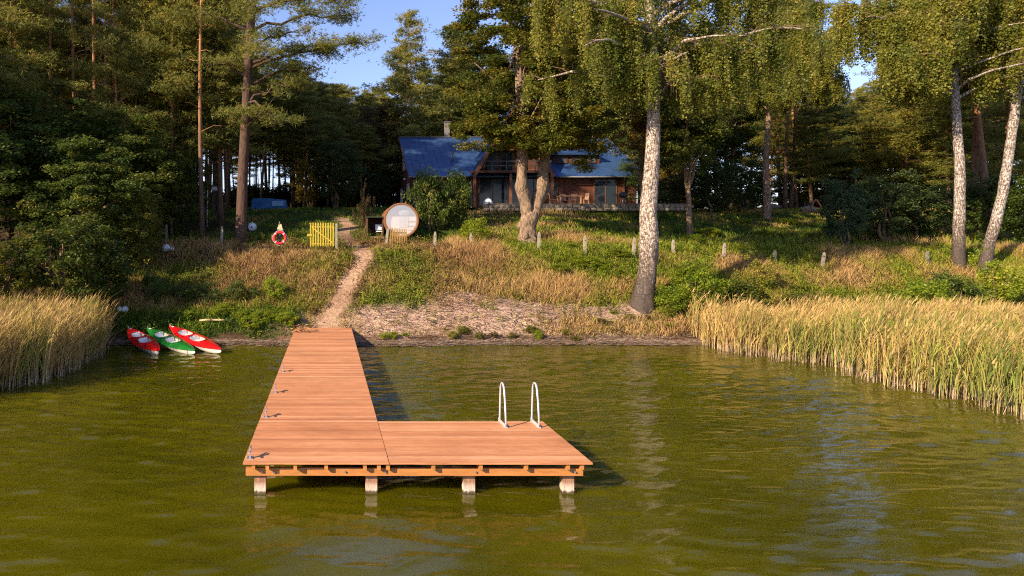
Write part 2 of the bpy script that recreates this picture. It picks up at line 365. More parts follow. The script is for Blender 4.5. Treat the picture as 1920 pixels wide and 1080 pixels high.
def keep_main(x, y):
    s, path, bare, beach, n1, n2, yard, dry = fields(x, y)
    k = (1 - path) * (1 - .93 * np.clip(bare - .5 * (n2 > .78) - .5 * G(s, s * 0, .95, 0, .35, 1) * (n1 > .45), 0, 1)) * (1 - beach) * (1 - .8 * yard)
    dl = smooth((-4 - x) / 2) * smooth((s - 5.5) / 1.5) * (1 - smooth((s - 15) / 3)); k = k * (1 - .75 * dl)
    return k * (s > .3)
def h_main(x, y, r):
    s, path, bare, beach, n1, n2, yard, dry = fields(x, y)
    h = .10 + .20 * dry + .12 * n1
    h = h * (1 - .6 * (1 - smooth((path_dist(x, y) - .5) / .9)))
    h = h * np.where((x > 1) & (x < 6.5) & (s < 6.5), .55, 1) + .25 * G(x, y, 10.3, 32.3, 2.6, 1.0) + .12 * G(x, y, 8, 36, 3, 1.5)
    h = h * (1 - .55 * smooth((s - 6.6) / 1.2) * (x < 6.5) * (x > -5))
    return h * r.uniform(.4, 1.3, len(x)) * (1 - .5 * bare)
def c_main(x, y, r, k):
    s, path, bare, beach, n1, n2, yard, dry = fields(x, y)
    u = np.clip(dry + r.normal(0, .13, len(x)) + .15 * np.sin(k * 7.7), 0, 1)
    rust = (G(x, y, -4.5, 33.5, 2.2, 1.6) + G(x, y, 6.5, 35, 2.5, 1.5)) * r.random(len(x))
    c = mixc([DG, GRN, YG, DRY, STRAW], u, r); rr = np.clip(rust, 0, .8)[:, None]
    c = c * (1 - rr) + np.array(RUST) * rr
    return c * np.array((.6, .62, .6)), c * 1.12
acc = Acc()
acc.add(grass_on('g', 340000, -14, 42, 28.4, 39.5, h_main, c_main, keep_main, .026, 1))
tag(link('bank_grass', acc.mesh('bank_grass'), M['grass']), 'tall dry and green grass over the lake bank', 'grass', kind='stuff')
acc = Acc()
def h_l(x, y, r): return r.uniform(.05, .20, len(x)) * (1 + 2.2 * G(x, y, 19, 48.6, 8, .6)) * (1 + .8 * smooth((x - 10) / 4) * (1 - smooth((y - 44) / 3)))
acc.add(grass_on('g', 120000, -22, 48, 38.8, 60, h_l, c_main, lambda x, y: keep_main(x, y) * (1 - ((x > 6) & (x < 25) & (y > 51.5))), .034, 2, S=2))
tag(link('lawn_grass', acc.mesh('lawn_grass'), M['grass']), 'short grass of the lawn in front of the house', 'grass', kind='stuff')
# broad-leaved weeds and brown seed heads scattered through the bank
r = np.random.default_rng(91); N = 9000; cx = r.uniform(-13, 36, N); cy = r.uniform(28.8, 41, N); s, path, bare, beach, n1, n2, yard, dry = fields(cx, cy)
k = r.random(N) < (1 - path) * (1 - .85 * bare) * (1 - beach) * (s > .5); cx, cy, dry = cx[k], cy[k], dry[k]; N = len(cx); m = 16
ht = r.uniform(.12, .5, N); x = np.repeat(cx, m) + r.normal(0, .12, N * m); y = np.repeat(cy, m) + r.normal(0, .12, N * m); u = r.random(N * m)
cb = mixc([(.12, .20, .015), (.30, .34, .03), (.26, .15, .07), (.15, .08, .04)], np.clip(dry * .8 + r.normal(0, .22, N), 0, 1), r, .2); cc = np.repeat(cb, m, 0) * r.uniform(.7, 1.3, N * m)[:, None]
a = r.uniform(0, 6.28, N * m); L_ = r.uniform(.05, .14, N * m); acc = Acc()
acc.add(blades(np.stack([x, y, gz(x, y) + u * np.repeat(ht, m)], -1), r.uniform(-.02, .05, N * m), r.uniform(.04, .09, N * m), np.stack([np.cos(a) * L_, np.sin(a) * L_], -1), a + 1.57, 1.0, 2, cc, cc, .3))
x = cx + r.normal(0, .03, N); y = cy; L_ = ht * .25; a = r.uniform(0, 6.28, N); acc.add(blades(np.stack([x, y, gz(x, y)], -1), ht * 1.15, np.full(N, .02), np.stack([np.cos(a) * L_, np.sin(a) * L_], -1), a, 1.4, 2, cb, cb * 1.1, .6))
tag(link('bank_weeds', acc.mesh('bank_weeds'), M['grass']), 'broad-leaved weeds and brown seed heads scattered through the bank grass', 'weeds', kind='stuff')
# flattened straw and twigs on the eroded bank
acc = Acc(); r = np.random.default_rng(9); N = 20000
x = r.uniform(.8, 16, N); y = r.uniform(28.4, 33, N); s, path, bare, beach, n1, n2, yard, dry = fields(x, y)
k = r.random(N) < np.clip(bare * 1.0, 0, 1) * (s > .2) * (1 - path) * (.35 + .6 * (n2 > .45)); x, y = x[k], y[k]; N = len(x)
a = r.uniform(0, 6.28, N); ln = r.uniform(.1, .45, N); cs = mixc([(.34, .20, .13), (.54, .36, .26), (.72, .54, .42), (.82, .68, .56)], r.random(N), r)
acc.add(blades(np.stack([x, y, gz(x, y) + .01], -1), r.uniform(.0, .09, N), r.uniform(.02, .05, N), np.stack([np.cos(a) * ln, np.sin(a) * ln], -1), a + 1.57, 1.0, 2, cs, cs, .5))
tag(link('straw_litter', acc.mesh('straw_litter'), M['grass']), 'flattened pale straw and twigs littering the bare bank', 'straw litter', kind='stuff')
# pale line of washed-up stalks along the waterline
acc = Acc(); N = 14000; x = r.uniform(-13, 16.5, N); y = shore(x) + r.normal(.16, .10, N) + .0; a = r.normal(0, .5, N); ln = r.uniform(.1, .45, N)
ok = (np.abs(x + .2) > 1.1); x, y, a, ln = x[ok], y[ok], a[ok], ln[ok]; N = len(x)
cs = mixc([(.30, .19, .12), (.62, .46, .34), (.85, .74, .62)], r.random(N), r)
acc.add(blades(np.stack([x, y, np.maximum(gz(x, y), 0) + .015], -1), r.uniform(0, .05, N), np.full(N, .04), np.stack([np.cos(a) * ln, np.sin(a) * ln], -1), a + 1.57, 1.0, 2, cs, cs, .5))
tag(link('washed_up_stalks', acc.mesh('washed_up_stalks'), M['grass']), 'pale dead reed stalks washed up along the waterline', 'dead stalks', kind='stuff')
# reeds
def in_poly(x, y, P):
    c = np.zeros(len(x), bool); j = len(P) - 1
    for i in range(len(P)):
        xi, yi = P[i]; xj, yj = P[j]
        c ^= ((yi > y) != (yj > y)) & (x < (xj - xi) * (y - yi) / (yj - yi + 1e-12) + xi); j = i
    return c
def reed_bed(name, label, poly, N, seed, hm, green):
    r = np.random.default_rng(seed); P = np.array(poly); lo, hi = P.min(0), P.max(0)
    x = r.uniform(lo[0], hi[0], N * 3); y = r.uniform(lo[1], hi[1], N * 3); jx = x + wob(x, y, 1.3, .35, seed) + r.normal(0, .22, N * 3); jy = y + wob(x, y, 1.1, .35, seed + 1) + r.normal(0, .28, N * 3)
    k = in_poly(jx, jy, poly); x, y = x[k][:N], y[k][:N]; N = len(x)
    z = np.maximum(gz(x, y), -.05) - .02
    gr = np.clip(green(x, y) + r.normal(0, .2, N), 0, 1); h = hm(x, y) * r.uniform(.62, 1.12, N) * (.93 + wob(x, y, 1.6, .09, seed + 5))
    wind = .16; a = r.uniform(0, 6.28, N); ln = h * r.uniform(.0, .2, N)
    lean = np.stack([np.cos(a) * ln + wind * h * .8, np.sin(a) * ln * .7], -1)
    base = np.stack([x, y, z], -1); acc = Acc()
    pale = mixc([(.46, .30, .20), (.66, .46, .32), (.78, .62, .46)], r.random(N), r, .12)
    stem = mixc([(.52, .33, .11), (.40, .30, .07), (.18, .22, .03)], gr, r, .15)
    acc.add(blades(base, h, np.full(N, .016), lean, r.uniform(0, 6.28, N), 1.8, 4, pale, stem, .5))
    for q in range(5):                                                    # leaves
        f0 = r.uniform(.05, .7, N); p = base + np.stack([lean[:, 0] * f0 ** 1.8, lean[:, 1] * f0 ** 1.8, h * f0], -1)
        hh = h * r.uniform(.3, .62, N); hh = np.minimum(hh, h * 1.12 - h * f0); a = r.uniform(0, 6.28, N); L = hh * r.uniform(.15, .75, N)
        ln2 = np.stack([np.cos(a) * L + .22 * hh, np.sin(a) * L], -1)
        lc = mixc([(.58, .38, .15), (.50, .37, .10), (.27, .31, .04), (.13, .20, .025)], np.clip(gr + r.normal(0, .2, N), 0, 1), r, .25)
        c0 = lc * .8 + .1 * pale
        acc.add(blades(p, hh, r.uniform(.014, .036, N), ln2, r.uniform(0, 6.28, N), 2.0, 4, c0, lc))
    k = r.random(N) < .55; n3 = k.sum(); p = base[k] + np.stack([lean[k, 0], lean[k, 1], h[k]], -1) * .985
    pc = mixc([(.48, .31, .12), (.56, .38, .16), (.30, .17, .07)], r.random(n3), r, .12)
    a = r.uniform(-.6, .6, n3); L = r.uniform(.05, .16, n3)
    acc.add(blades(p, r.uniform(.12, .24, n3), r.uniform(.03, .05, n3), np.stack([L, L * a], -1), r.uniform(0, 6.28, n3), 1.5, 3, pc, pc, .15))
    nb = N // 9; k = r.integers(0, N, nb)                                   # broken stalks leaning low
    a = r.uniform(0, 6.28, nb); L = r.uniform(.3, .9, nb); cs = pale[k]
    acc.add(blades(base[k], r.uniform(.15, .7, nb), np.full(nb, .016), np.stack([np.cos(a) * L, np.sin(a) * L], -1), a + 1.57, 1.0, 2, cs, cs, .5))
    tag(link(name, acc.mesh(name), M['reed']), label, 'reeds', kind='stuff')
RP = [(15.4, 28.2), (15.6, 26.2), (16.3, 24.6), (16.9, 22.9), (16.6, 20.6), (16.6, 18.6), (16.9, 16.6), (19, 14.5), (28, 15), (30, 29), (20, 29.6), (15.8, 29.4)]
reed_bed('reed_bed', 'broad bed of golden and green reeds standing in the water on the right', RP, 17000, 41,
         lambda x, y: 1.98 - .30 * smooth((y - 25) / 3) + .1 * np.sin(x), lambda x, y: .16 + .66 * smooth((27.2 - y) / 5) * (.6 + .5 * np.sin(x * 1.3 + y)))
LP = [(-9.6, 27.9), (-9.3, 26.6), (-8.8, 24.6), (-8.3, 22.4), (-8.7, 20.8), (-9.6, 18.9), (-16, 17.5), (-16, 28), (-10, 28.4)]
reed_bed('reed_bed', 'bed of dry golden reeds at the left edge beside the kayaks', LP, 9500, 51,
         lambda x, y: 2.05 - .35 * smooth((x + 9.2) / 1.2), lambda x, y: .12 + .30 * (np.sin(x * 2.1 + y * 1.3) > .3) + 0 * x)
# ---------------------------------------------------------------- jetty
def plankmat(name, seed, cols):
    m, n, l, b = nodes(name)
    a = n.new('ShaderNodeAttribute'); a.attribute_name = 'tint'
    r = ramp(n, cols); l.new(a.outputs['Fac'], r.inputs[0])
    x = noise(n, l, 2.0, 6, .7, (1.2, 30, 30)); y = noise(n, l, 1.1, 7, .75, (.6, 1.2, 1))
    r2 = ramp(n, [(.3, (.60, .52, .48)), (.48, (1, 1, 1)), (.7, (1.22, 1.26, 1.3))]); l.new(x.outputs[0], r2.inputs[0])
    r3 = ramp(n, [(.32, (.80, .78, .76)), (.5, (1, 1, 1)), (.7, (1.14, 1.2, 1.28))]); l.new(y.outputs[0], r3.inputs[0])
    m1 = n.new('ShaderNodeMix'); m1.data_type = 'RGBA'; m1.blend_type = 'MULTIPLY'; m1.inputs[0].default_value = 1
    m2 = n.new('ShaderNodeMix'); m2.data_type = 'RGBA'; m2.blend_type = 'MULTIPLY'; m2.inputs[0].default_value = 1
    l.new(r.outputs[0], m1.inputs[6]); l.new(r2.outputs[0], m1.inputs[7]); l.new(m1.outputs[2], m2.inputs[6]); l.new(r3.outputs[0], m2.inputs[7])
    l.new(m2.outputs[2], b.inputs['Base Color']); b.inputs['Roughness'].default_value = .62; bump(n, l, x.outputs[0], b, .35, .006)
    return m
M['deck'] = plankmat('reddish_deck_boards', 1, [(0, (.42, .155, .062)), (.5, (.56, .225, .092)), (1, (.68, .33, .16))])
M['beam'] = simple('orange_stained_timber', (.50, .20, .055), .6, 3, .75, 1.2, 0, .3, (1, 6, 6))
M['post'] = simple('weathered_post_timber', (.46, .26, .17), .8, 4, .6, 1.3, 0, .6, (5, 5, 1))
M['steel'] = simple('galvanised_steel', (.62, .64, .68), .35, 20, .85, 1.1, .85)
M['metal_dark'] = simple('dark_metal', (.05, .05, .055), .5)
M['white_rail'] = simple('brushed_white_steel', (.62, .62, .66), .3, 10, .85, 1.1, .35)
def postmat():
    m, n, l, b = nodes('waterline_stained_post'); x = noise(n, l, 4, 6, .7, (6, 6, 1.2)); t = n.new('ShaderNodeNewGeometry'); s = n.new('ShaderNodeSeparateXYZ'); l.new(t.outputs['Position'], s.inputs[0])
    ad = n.new('ShaderNodeMath'); ad.operation = 'MULTIPLY_ADD'; ad.inputs[1].default_value = .12; l.new(x.outputs[0], ad.inputs[0]); l.new(s.outputs[2], ad.inputs[2])
    r = ramp(n, [(.05, (.08, .07, .03)), (.10, (.12, .08, .05)), (.13, (.66, .56, .48)), (.20, (.58, .44, .36)), (.27, (.34, .18, .11)), (.40, (.42, .21, .12))]); l.new(ad.outputs[0], r.inputs[0])
    r2 = ramp(n, [(.3, (.6, .55, .5)), (.6, (1.15, 1.15, 1.15))]); l.new(x.outputs[0], r2.inputs[0]); mm = n.new('ShaderNodeMix'); mm.data_type = 'RGBA'; mm.blend_type = 'MULTIPLY'; mm.inputs[0].default_value = 1
    l.new(r.outputs[0], mm.inputs[6]); l.new(r2.outputs[0], mm.inputs[7]); l.new(mm.outputs[2], b.inputs['Base Color']); b.inputs['Roughness'].default_value = .8; bump(n, l, x.outputs[0], b, .7, .02); return m
M['wetpost'] = postmat()
DX0, DX1, DX2, DY0, DY1, DY2, DZ = -1.40, 1.007, 4.35, 11.21, 13.84, 29.35, .6
dock = thing('wooden_jetty', 'long reddish wooden jetty with a platform to the right standing on posts in the lake', 'jetty', (0, DY0, 0))
def L(x, y, z): return (x, y - DY0, z)
def decking(name, x0, x1, y0, y1, seed):
    r = random.Random(seed); mb = MB(); tint = []; bw = .118; y = y0; n = int(round((y1 - y0) / bw)); bw = (y1 - y0) / n
    for i in range(n):
        t = min(1, max(0, r.gauss(.55, .24))); dz = r.uniform(-.0015, .0015)
        cuts = [x0, x1]
        mb.box(L((x0 + x1) / 2, y0 + (i + .5) * bw, DZ - .014 + dz), (x1 - x0 + r.uniform(-.004, .004), bw - .0105, .028)); tint += [t] * 8
    me = mb.mesh(name); a = me.attributes.new('tint', 'FLOAT', 'POINT'); a.data.foreach_set('value', tint)
    return link(name, me, M['deck'], dock)
decking('walkway_decking', DX0, DX1 - .006, DY0, DY2, 3)
decking('platform_decking', DX1 + .006, DX2, DY0, DY1, 4)
for x in [-1.23, -1.0, -.54, -.03, .61, .84, .99]:
    MB().box(L(x, (DY0 + .04 + DY2 - .1) / 2, .521), (.058, DY2 - .1 - DY0 - .04, .10)).build('joist', M['beam'], dock)
for x in [1.74, 2.52, 3.27, 3.96, 4.19]:
    MB().box(L(x, (DY0 + .04 + DY1 - .03) / 2, .521), (.058, DY1 - .03 - DY0 - .04, .10)).build('joist', M['beam'], dock)
MB().box(L(-.66, DY0 + .19, .402), (1.42, .06, .13)).build('beam', M['beam'], dock)
MB().box(L(2.13, DY0 + .165, .405), (4.22, .06, .125)).build('beam', M['beam'], dock)
MB().box(L(1.4, DY1 - .15, .402), (5.5, .06, .14)).build('beam', M['beam'], dock)
for y in [16.8, 19.9, 23, 26.1]: MB().box(L(-.2, y - .09, .402), (2.3, .06, .14)).build('beam', M['beam'], dock)
for x in (-1.14, .73, 2.37, 4.03):
    MB().box(L(x, DY0 + .31, -.57), (.19, .16, 1.8)).build('post', M['wetpost'], dock)
    MB().box(L(x, DY1 - .3, -.62), (.17, .16, 1.8)).build('post', M['wetpost'], dock)
for y in [16.8, 19.9, 23, 26.1]:
    for x in (-1.14, .73): MB().box(L(x, y, -.62), (.17, .16, 1.8)).build('post', M['wetpost'], dock)
for x, z in [(-1.1, .36), (.28, .37), (.95, .365), (2.45, .365), (4.1, .365), (-.9, .35)]:
    f = .135 if x > -.02 else .16; z = z + .045
    MB().tube([L(x, DY0 + f - .006, z), L(x, DY0 + f - .028, z)], .016, 8).build('bolt', M['steel'], dock)
def cleat(x, y, s=1.0):
    mb = MB(); mb.box(L(x, y, DZ + .007), (.09 * s, .12 * s, .012))
    mb.box(L(x, y, DZ + .05 * s), (.022 * s, .05 * s, .09 * s))
    mb.tube([L(x, y - .13 * s, DZ + .115 * s), L(x, y - .05 * s, DZ + .10 * s), L(x, y + .05 * s, DZ + .10 * s), L(x, y + .13 * s, DZ + .14 * s)], [.010 * s, .016 * s, .016 * s, .010 * s], 6)
    mb.box(L(x + .002, y + .02, DZ + .13 * s), (.016 * s, .085 * s, .06 * s))
    return mb.build('cleat', M['steel'], dock)
for px, py in [(469, 859), (499, 782), (516, 736), (530, 697)]:
    Yc = F * (CAMZ - DZ) / (py - VY); cleat(px2x(px, Yc), Yc, 1.15)
# bathing ladder rails on the far edge of the platform
for x in (3.48, 4.13):
    pts = []; yb, yf = DY1 + .04, DY1 - .50
    for t in np.linspace(0, 1, 10): pts.append(L(x, yb, -.55 + t * (DZ + 1.15 + .0)) if False else L(x, yb - .10 * t * t, -.6 + t * 1.80))
    n2 = 9
    for i in range(1, n2):
        a = math.pi * i / n2; pts.append(L(x, (yb + yf) / 2 + .02 + math.cos(a) * (yb - yf) * .28, 1.24 + .18 * math.sin(a)))
    pts += [L(x, yf + .09, 1.12), L(x, yf + .045, .88), L(x, yf, DZ + .01)]
    # taper so that the hoop leans narrow towards its top
    pts = [(p[0], (p[1] - (yf - DY0)) * 1.0 + (yf - DY0), p[2]) for p in pts]
    h = MB().tube(pts, .020, 8).build('ladder_handrail', M['white_rail'], dock)
    MB().box(L(x, (yb + yf) / 2 - .02, DZ + .012), (.05, .56, .02)).box(L(x - .02, (yb + yf) / 2 - .02, DZ + .045), (.008, .56, .06)).build('foot_plate', M['white_rail'], h)
for z in (-.42, -.15, .12, .38): MB().box(L(3.805, DY1 + .04, z), (.61, .07, .025)).build('ladder_step', M['white_rail'], dock)
# ---------------------------------------------------------------- dry branch on the jetty
M['debris'] = simple('dry_brown_bark', (.36, .19, .09), .9, 8, .5, 1.7)
t = thing('dead_branch', 'withered branch with curled brown leaves lying on the far end of the jetty', 'branch', (-1.15, 27.9, DZ))
mb = MB(); rr = random.Random(2)
mb.tube([(-.3, -.25, .03), (-.05, -.05, .07), (.2, .05, .12), (.45, .12, .20)], [.03, .035, .02, .01], 6)
mb.tube([(-.05, -.05, .07), (.05, .2, .16), (.12, .3, .3)], [.02, .014, .006], 5).tube([(-.2, -.2, .05), (-.1, -.35, .1), (.15, -.4, .05)], [.02, .014, .006], 5)
mb.build('stem', M['debris'], t)
mb = MB()
for i in range(46):
    c = Vector((rr.uniform(-.35, .5), rr.uniform(-.35, .3), rr.uniform(.03, .26))); a = rr.uniform(0, 6.28); s = rr.uniform(.06, .13); u = Vector((math.cos(a), math.sin(a), rr.uniform(-.3, .3))) * s; v = Vector((-math.sin(a), math.cos(a), rr.uniform(-.2, .8))) * s * .5
    mb.add([c - u, c + v, c + u, c - v + Vector((0, 0, .03))], [(0, 1, 2), (0, 2, 3)])
mb.build('leaves', simple('curled_brown_leaves', (.46, .24, .10), .8, 9, .5, 1.5), t)
# ---------------------------------------------------------------- kayaks
def paint(name, c, rough=.25, v=.08):
    m = simple(name, c, rough, 7, 1 - v, 1 + v); m.node_tree.nodes['Principled BSDF'].inputs['Coat Weight'].default_value = .4; return m
M['kred'] = paint('glossy_red_gelcoat', (.62, .008, .012), v=.15); M['kgreen'] = paint('glossy_green_gelcoat', (.015, .17, .025), v=.2)
M['kwhite'] = paint('white_gelcoat', (.80, .76, .72)); M['kseat'] = simple('beige_cockpit_liner', (.62, .50, .42), .5); M['kseat2'] = simple('pale_seat_shell', (.82, .78, .74), .4)
def kayak(label, a, b_, mat, roll, group='kayaks drawn up on the shore'):
    """a = bow end on the bank, b_ = end in the water (world points of the keel)"""
    a = Vector(a); b_ = Vector(b_); d = b_ - a; Ln = d.length; t = thing('kayak', label, 'kayak', tuple((a + b_) / 2), 0, group)
    q = d.to_track_quat('X', 'Z'); t.rotation_mode = 'QUATERNION'; t.rotation_quaternion = q @ Vector((1, 0, 0)).rotation_difference(Vector((1, 0, 0))) @ __import__('mathutils').Quaternion((1, 0, 0), roll)
    h = Ln / 2; B = .40
    def beam(u): return B * max(0, 1 - abs(u) ** 1.9) ** 1.0
    def gun(u): return .25 + .10 * u * u
    def keel(u): return .03 + .22 * abs(u) ** 6
    nu, nv = 48, 8; V = []; Fs = []
    us = [-1 + 2 * i / nu for i in range(nu + 1)]
    for u in us:
        for j in range(nv + 1):
            v = -1 + 2 * j / nv; bb = beam(u); ang = abs(v)
            y = bb * math.copysign(min(1, ang ** .7), v); z = keel(u) + (gun(u) - keel(u)) * ang ** 2.6
            V.append((u * h, y, z))
    for i in range(nu):
        for j in range(nv): k = i * (nv + 1) + j; Fs.append((k, k + nv + 1, k + nv + 2, k + 1))
    hull = MB().add(V, Fs, True).build('hull', M['kwhite'], t)
    holes = [(-.34, .22, .255), (.13, .24, .26)]
    nu, nv = 110, 26; V = []; Fs = []
    def top(u, v): return gun(u) + .012 + .085 * (1 - v * v) * (1 - abs(u) ** 3) + .02
    for i in range(nu + 1):
        u = -1 + 2 * i / nu
        for j in range(nv + 1): v = -1 + 2 * j / nv; V.append((u * (h + .01), v * (beam(u) + .012), top(u, v)))
    for i in range(nu):
        for j in range(nv):
            u = -1 + 2 * (i + .5) / nu; v = -1 + 2 * (j + .5) / nv
            if any(((u - c) / ru) ** 2 + (v * beam(u) / rv) ** 2 < 1 for c, ru, rv in holes) : continue
            k = i * (nv + 1) + j; Fs.append((k, k + nv + 1, k + nv + 2, k + 1))
    mb = MB().add(V, Fs, True)
    # rim lip hanging over the hull
    for sgn in (-1, 1):
        mb.tube([(u * (h + .01), sgn * (beam(u) + .012), top(u, 1) - .012) for u in [-1 + 2 * i / 40 for i in range(41)]], .02, 6)
    dk = mb.build('deck', mat, t)
    for c, ru, rv in holes:
        pts = []
        for i in range(40):
            th = 2 * math.pi * i / 40; u = c + ru * math.cos(th); y = rv * math.sin(th); pts.append((u * h, y, top(u, y / beam(u)) + .012))
        cm = MB().tube(pts, .022, 6, closed=True).build('cockpit_rim', mat, t)
        mb = MB(); n = 24                                                   # liner tub
        ring = [(p[0], p[1], p[2] - .02) for p in pts]; low = [((p[0] - c * h) * .8 + c * h, p[1] * .8, .14) for p in pts]
        mb.add(ring + low, [(i, (i + 1) % 40, 40 + (i + 1) % 40, 40 + i) for i in range(40)] + [tuple(40 + i for i in range(40))], True)
        mb.build('cockpit_liner', M['kseat'], t)
        s0 = c * h; mb = MB()
        mb.box((s0 + .02, 0, .20), (.42, .34, .05)); mb.box((s0 - .24, 0, .29), (.05, .34, .20), Matrix.Rotation(R(-15), 3, 'Y')).box((s0 + .30, 0, .25), (.16, .36, .10))
        mb.build('seat', M['kseat2'], t)
    MB().box((-.86 * h, 0, top(-.86, 0) + .006), (.16, .07, .012)).build('deck_plate', M['kwhite'], t)
    MB().tube([(-.97 * h, 0, top(-.97, 0) + .0), (-.985 * h, 0, top(-.97, 0) + .06), (-.955 * h, 0, top(-.95, 0) + .0)], .012, 6).build('carry_loop', M['kwhite'], t)
    return t
def kp(px, py, Y): return (px2x(px, Y), Y, pz(py, Y))
kayak('red kayak nearest the left reeds with its far end on the muddy shore', kp(243, 630, 28.9), kp(300, 675, 25.6), M['kred'], R(9))
kayak('green kayak lying between the two red ones', kp(278, 630, 29.0), kp(367, 674, 25.7), M['kgreen'], R(10))
kayak('red kayak farthest from the reeds, right of the green one', kp(320, 626, 29.2), kp(416, 672, 25.8), M['kred'], R(10))
# ---------------------------------------------------------------- fence posts, gate, pickets
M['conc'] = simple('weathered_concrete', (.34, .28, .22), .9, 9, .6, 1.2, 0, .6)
M['concd'] = simple('darker_concrete', (.20, .18, .15), .9, 9, .6, 1.2, 0, .6)  # same concrete in a darker tone
M['yellow'] = simple('yellow_painted_timber', (.52, .38, .03), .6, 9, .75, 1.1)
M['oldyellow'] = simple('faded_brown_yellow_timber', (.34, .20, .05), .8, 9, .6, 1.3)
def fence_post(px, pyb, h, tilt, label, mat='conc'):
    x, y, z = hit(px, pyb, 30); t = thing('fence_post', label, 'fence post', (x, y, z - .15), 0, 'concrete posts of the old fence'); t.rotation_euler = (tilt * .3, tilt, 0)
    w_ = .13; mb = MB()
    prof = [(w_, 0), (w_, h * .8 + .12), (w_ * .8, h + .07), (w_ * .35, h + .15)]; V = []
    for ww, zz in prof: V += [(-ww / 2, -ww / 2, zz), (ww / 2, -ww / 2, zz), (ww / 2, ww / 2, zz), (-ww / 2, ww / 2, zz)]
    Fs = [(i * 4 + k, i * 4 + (k + 1) % 4, i * 4 + 4 + (k + 1) % 4, i * 4 + 4 + k) for i in range(3) for k in range(4)] + [(12, 13, 14, 15)]
    mb.add(V, Fs).build('post_shaft', M[mat], t)
    for zz in (.45, .80): MB().tube([(-.01, -w_ / 2 - .002, h * zz + .1), (-.01, -w_ / 2 - .03, h * zz + .1)], .018, 6).build('wire_hook', M['metal_dark'], t)
    return t
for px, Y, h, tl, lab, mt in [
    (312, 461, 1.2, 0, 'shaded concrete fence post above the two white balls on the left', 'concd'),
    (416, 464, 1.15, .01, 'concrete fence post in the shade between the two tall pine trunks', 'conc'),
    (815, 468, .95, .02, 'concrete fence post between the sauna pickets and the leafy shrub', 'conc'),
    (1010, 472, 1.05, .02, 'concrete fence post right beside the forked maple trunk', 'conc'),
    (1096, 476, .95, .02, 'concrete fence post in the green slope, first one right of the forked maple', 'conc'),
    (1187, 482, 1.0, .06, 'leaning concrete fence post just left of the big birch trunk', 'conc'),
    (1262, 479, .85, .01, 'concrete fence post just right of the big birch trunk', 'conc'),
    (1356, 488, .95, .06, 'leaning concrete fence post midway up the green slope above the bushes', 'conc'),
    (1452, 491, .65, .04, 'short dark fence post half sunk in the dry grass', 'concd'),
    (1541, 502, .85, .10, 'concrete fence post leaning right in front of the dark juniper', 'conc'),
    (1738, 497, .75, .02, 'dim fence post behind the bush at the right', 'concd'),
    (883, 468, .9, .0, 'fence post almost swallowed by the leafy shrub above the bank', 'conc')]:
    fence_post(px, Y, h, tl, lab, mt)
# the open gate
Yg = 36.3; gx0, gx1 = px2x(581, Yg), px2x(628, Yg); gzz = float(gz(gx1, Yg)); zt = pz(418, Yg); zb = pz(462, Yg)
t = thing('garden_gate', 'yellow picket gate with a diagonal brace standing open beside the path', 'gate', (gx1, Yg, gzz))
mb = MB(); n = 10; wdt = gx0 - gx1
for i in range(n):
    xx = wdt + (0 - wdt) * (i + .3) / n; MB().box((xx, 0, (zt + zb) / 2 - gzz + .008 * (i % 3)), (.07, .022, zt - zb)).build('picket', M['yellow'], t)
for z in (zt - .20, zb + .15): MB().bar((wdt + .02, .028, z - gzz), (-.02, .028, z - gzz - .02), .03, .07).build('rail', M['yellow'], t)
MB().bar((wdt + .12, -.025, zt - .25 - gzz), (-.12, -.025, zb + .2 - gzz), .022, .06).build('brace', M['yellow'], t)
MB().box((wdt - .02, -.03, (zt + zb) / 2 - gzz - .02), (.26, .03, .13)).build('latch_plate', M['yellow'], t)
MB().box((.075, .02, (zt + zb) / 2 - gzz - .2), (.12, .12, zt - zb + .35)).build('gate_post', M['conc'], t)
# picket panel in front of the sauna
Yp = 37.2; p0, p1 = px2x(728, Yp), px2x(763, Yp); zt = pz(427, Yp); zz = float(gz(p0, Yp)); t = thing('picket_fence', 'weathered brown picket panel with a leaning post in front of the round sauna window', 'fence', (p0, Yp, zz))
for i in range(11): MB().box(((p1 - p0) * (i + .5) / 11, -.0, (zt - zz) / 2 - .02 * (i % 2) - .012 * i * .5), (.055, .022, zt - zz)).build('picket', M['oldyellow'], t)
for z in (.3, zt - zz - .25): MB().bar((0, .028, z), (p1 - p0, .028, z - .04), .03, .07).build('rail', M['oldyellow'], t)
MB().bar((-.14, .0, -.1), (-.02, .0, zt - zz - .05), .12, .12).build('fence_post', M['conc'], t)
# ---------------------------------------------------------------- ring buoy, balls
M['ringred'] = paint('ring_buoy_red', (.72, .015, .02), .45); M['white'] = simple('white_plastic', (.72, .74, .80), .45, 5, .85, 1.05)
x, y, z = on(525, 36.4); t = thing('lifebuoy_stand', 'dark post with a small pale hood carrying the lifebuoy', 'post', (x, y, z))
top_ = pz(420, 36.4) - z
MB().box((0, .06, top_ * .45), (.10, .08, top_ * .9)).build('post_shaft', M['metal_dark'], t)
mb = MB(); mb.add([(-.16, -.05, top_ - .28), (.16, -.05, top_ - .34), (.2, .12, top_ - .34), (-.14, .12, top_ - .26), (-.06, 0, top_ + .02), (.06, .03, top_ + .0)], [(0, 1, 5, 4), (1, 2, 5), (2, 3, 4, 5), (3, 0, 4), (0, 3, 2, 1)])
mb.tube([(-.05, 0, top_ - .02), (-.02, -.02, top_ + .12)], .015, 5); mb.build('hood', simple('pale_wood_hood', (.55, .45, .26), .8), t)
zc = pz(446, 36.3) ; t2 = thing('lifebuoy', 'red lifebuoy with four white bands hanging on a dark post left of the yellow gate', 'lifebuoy', (x, 36.2, zc))
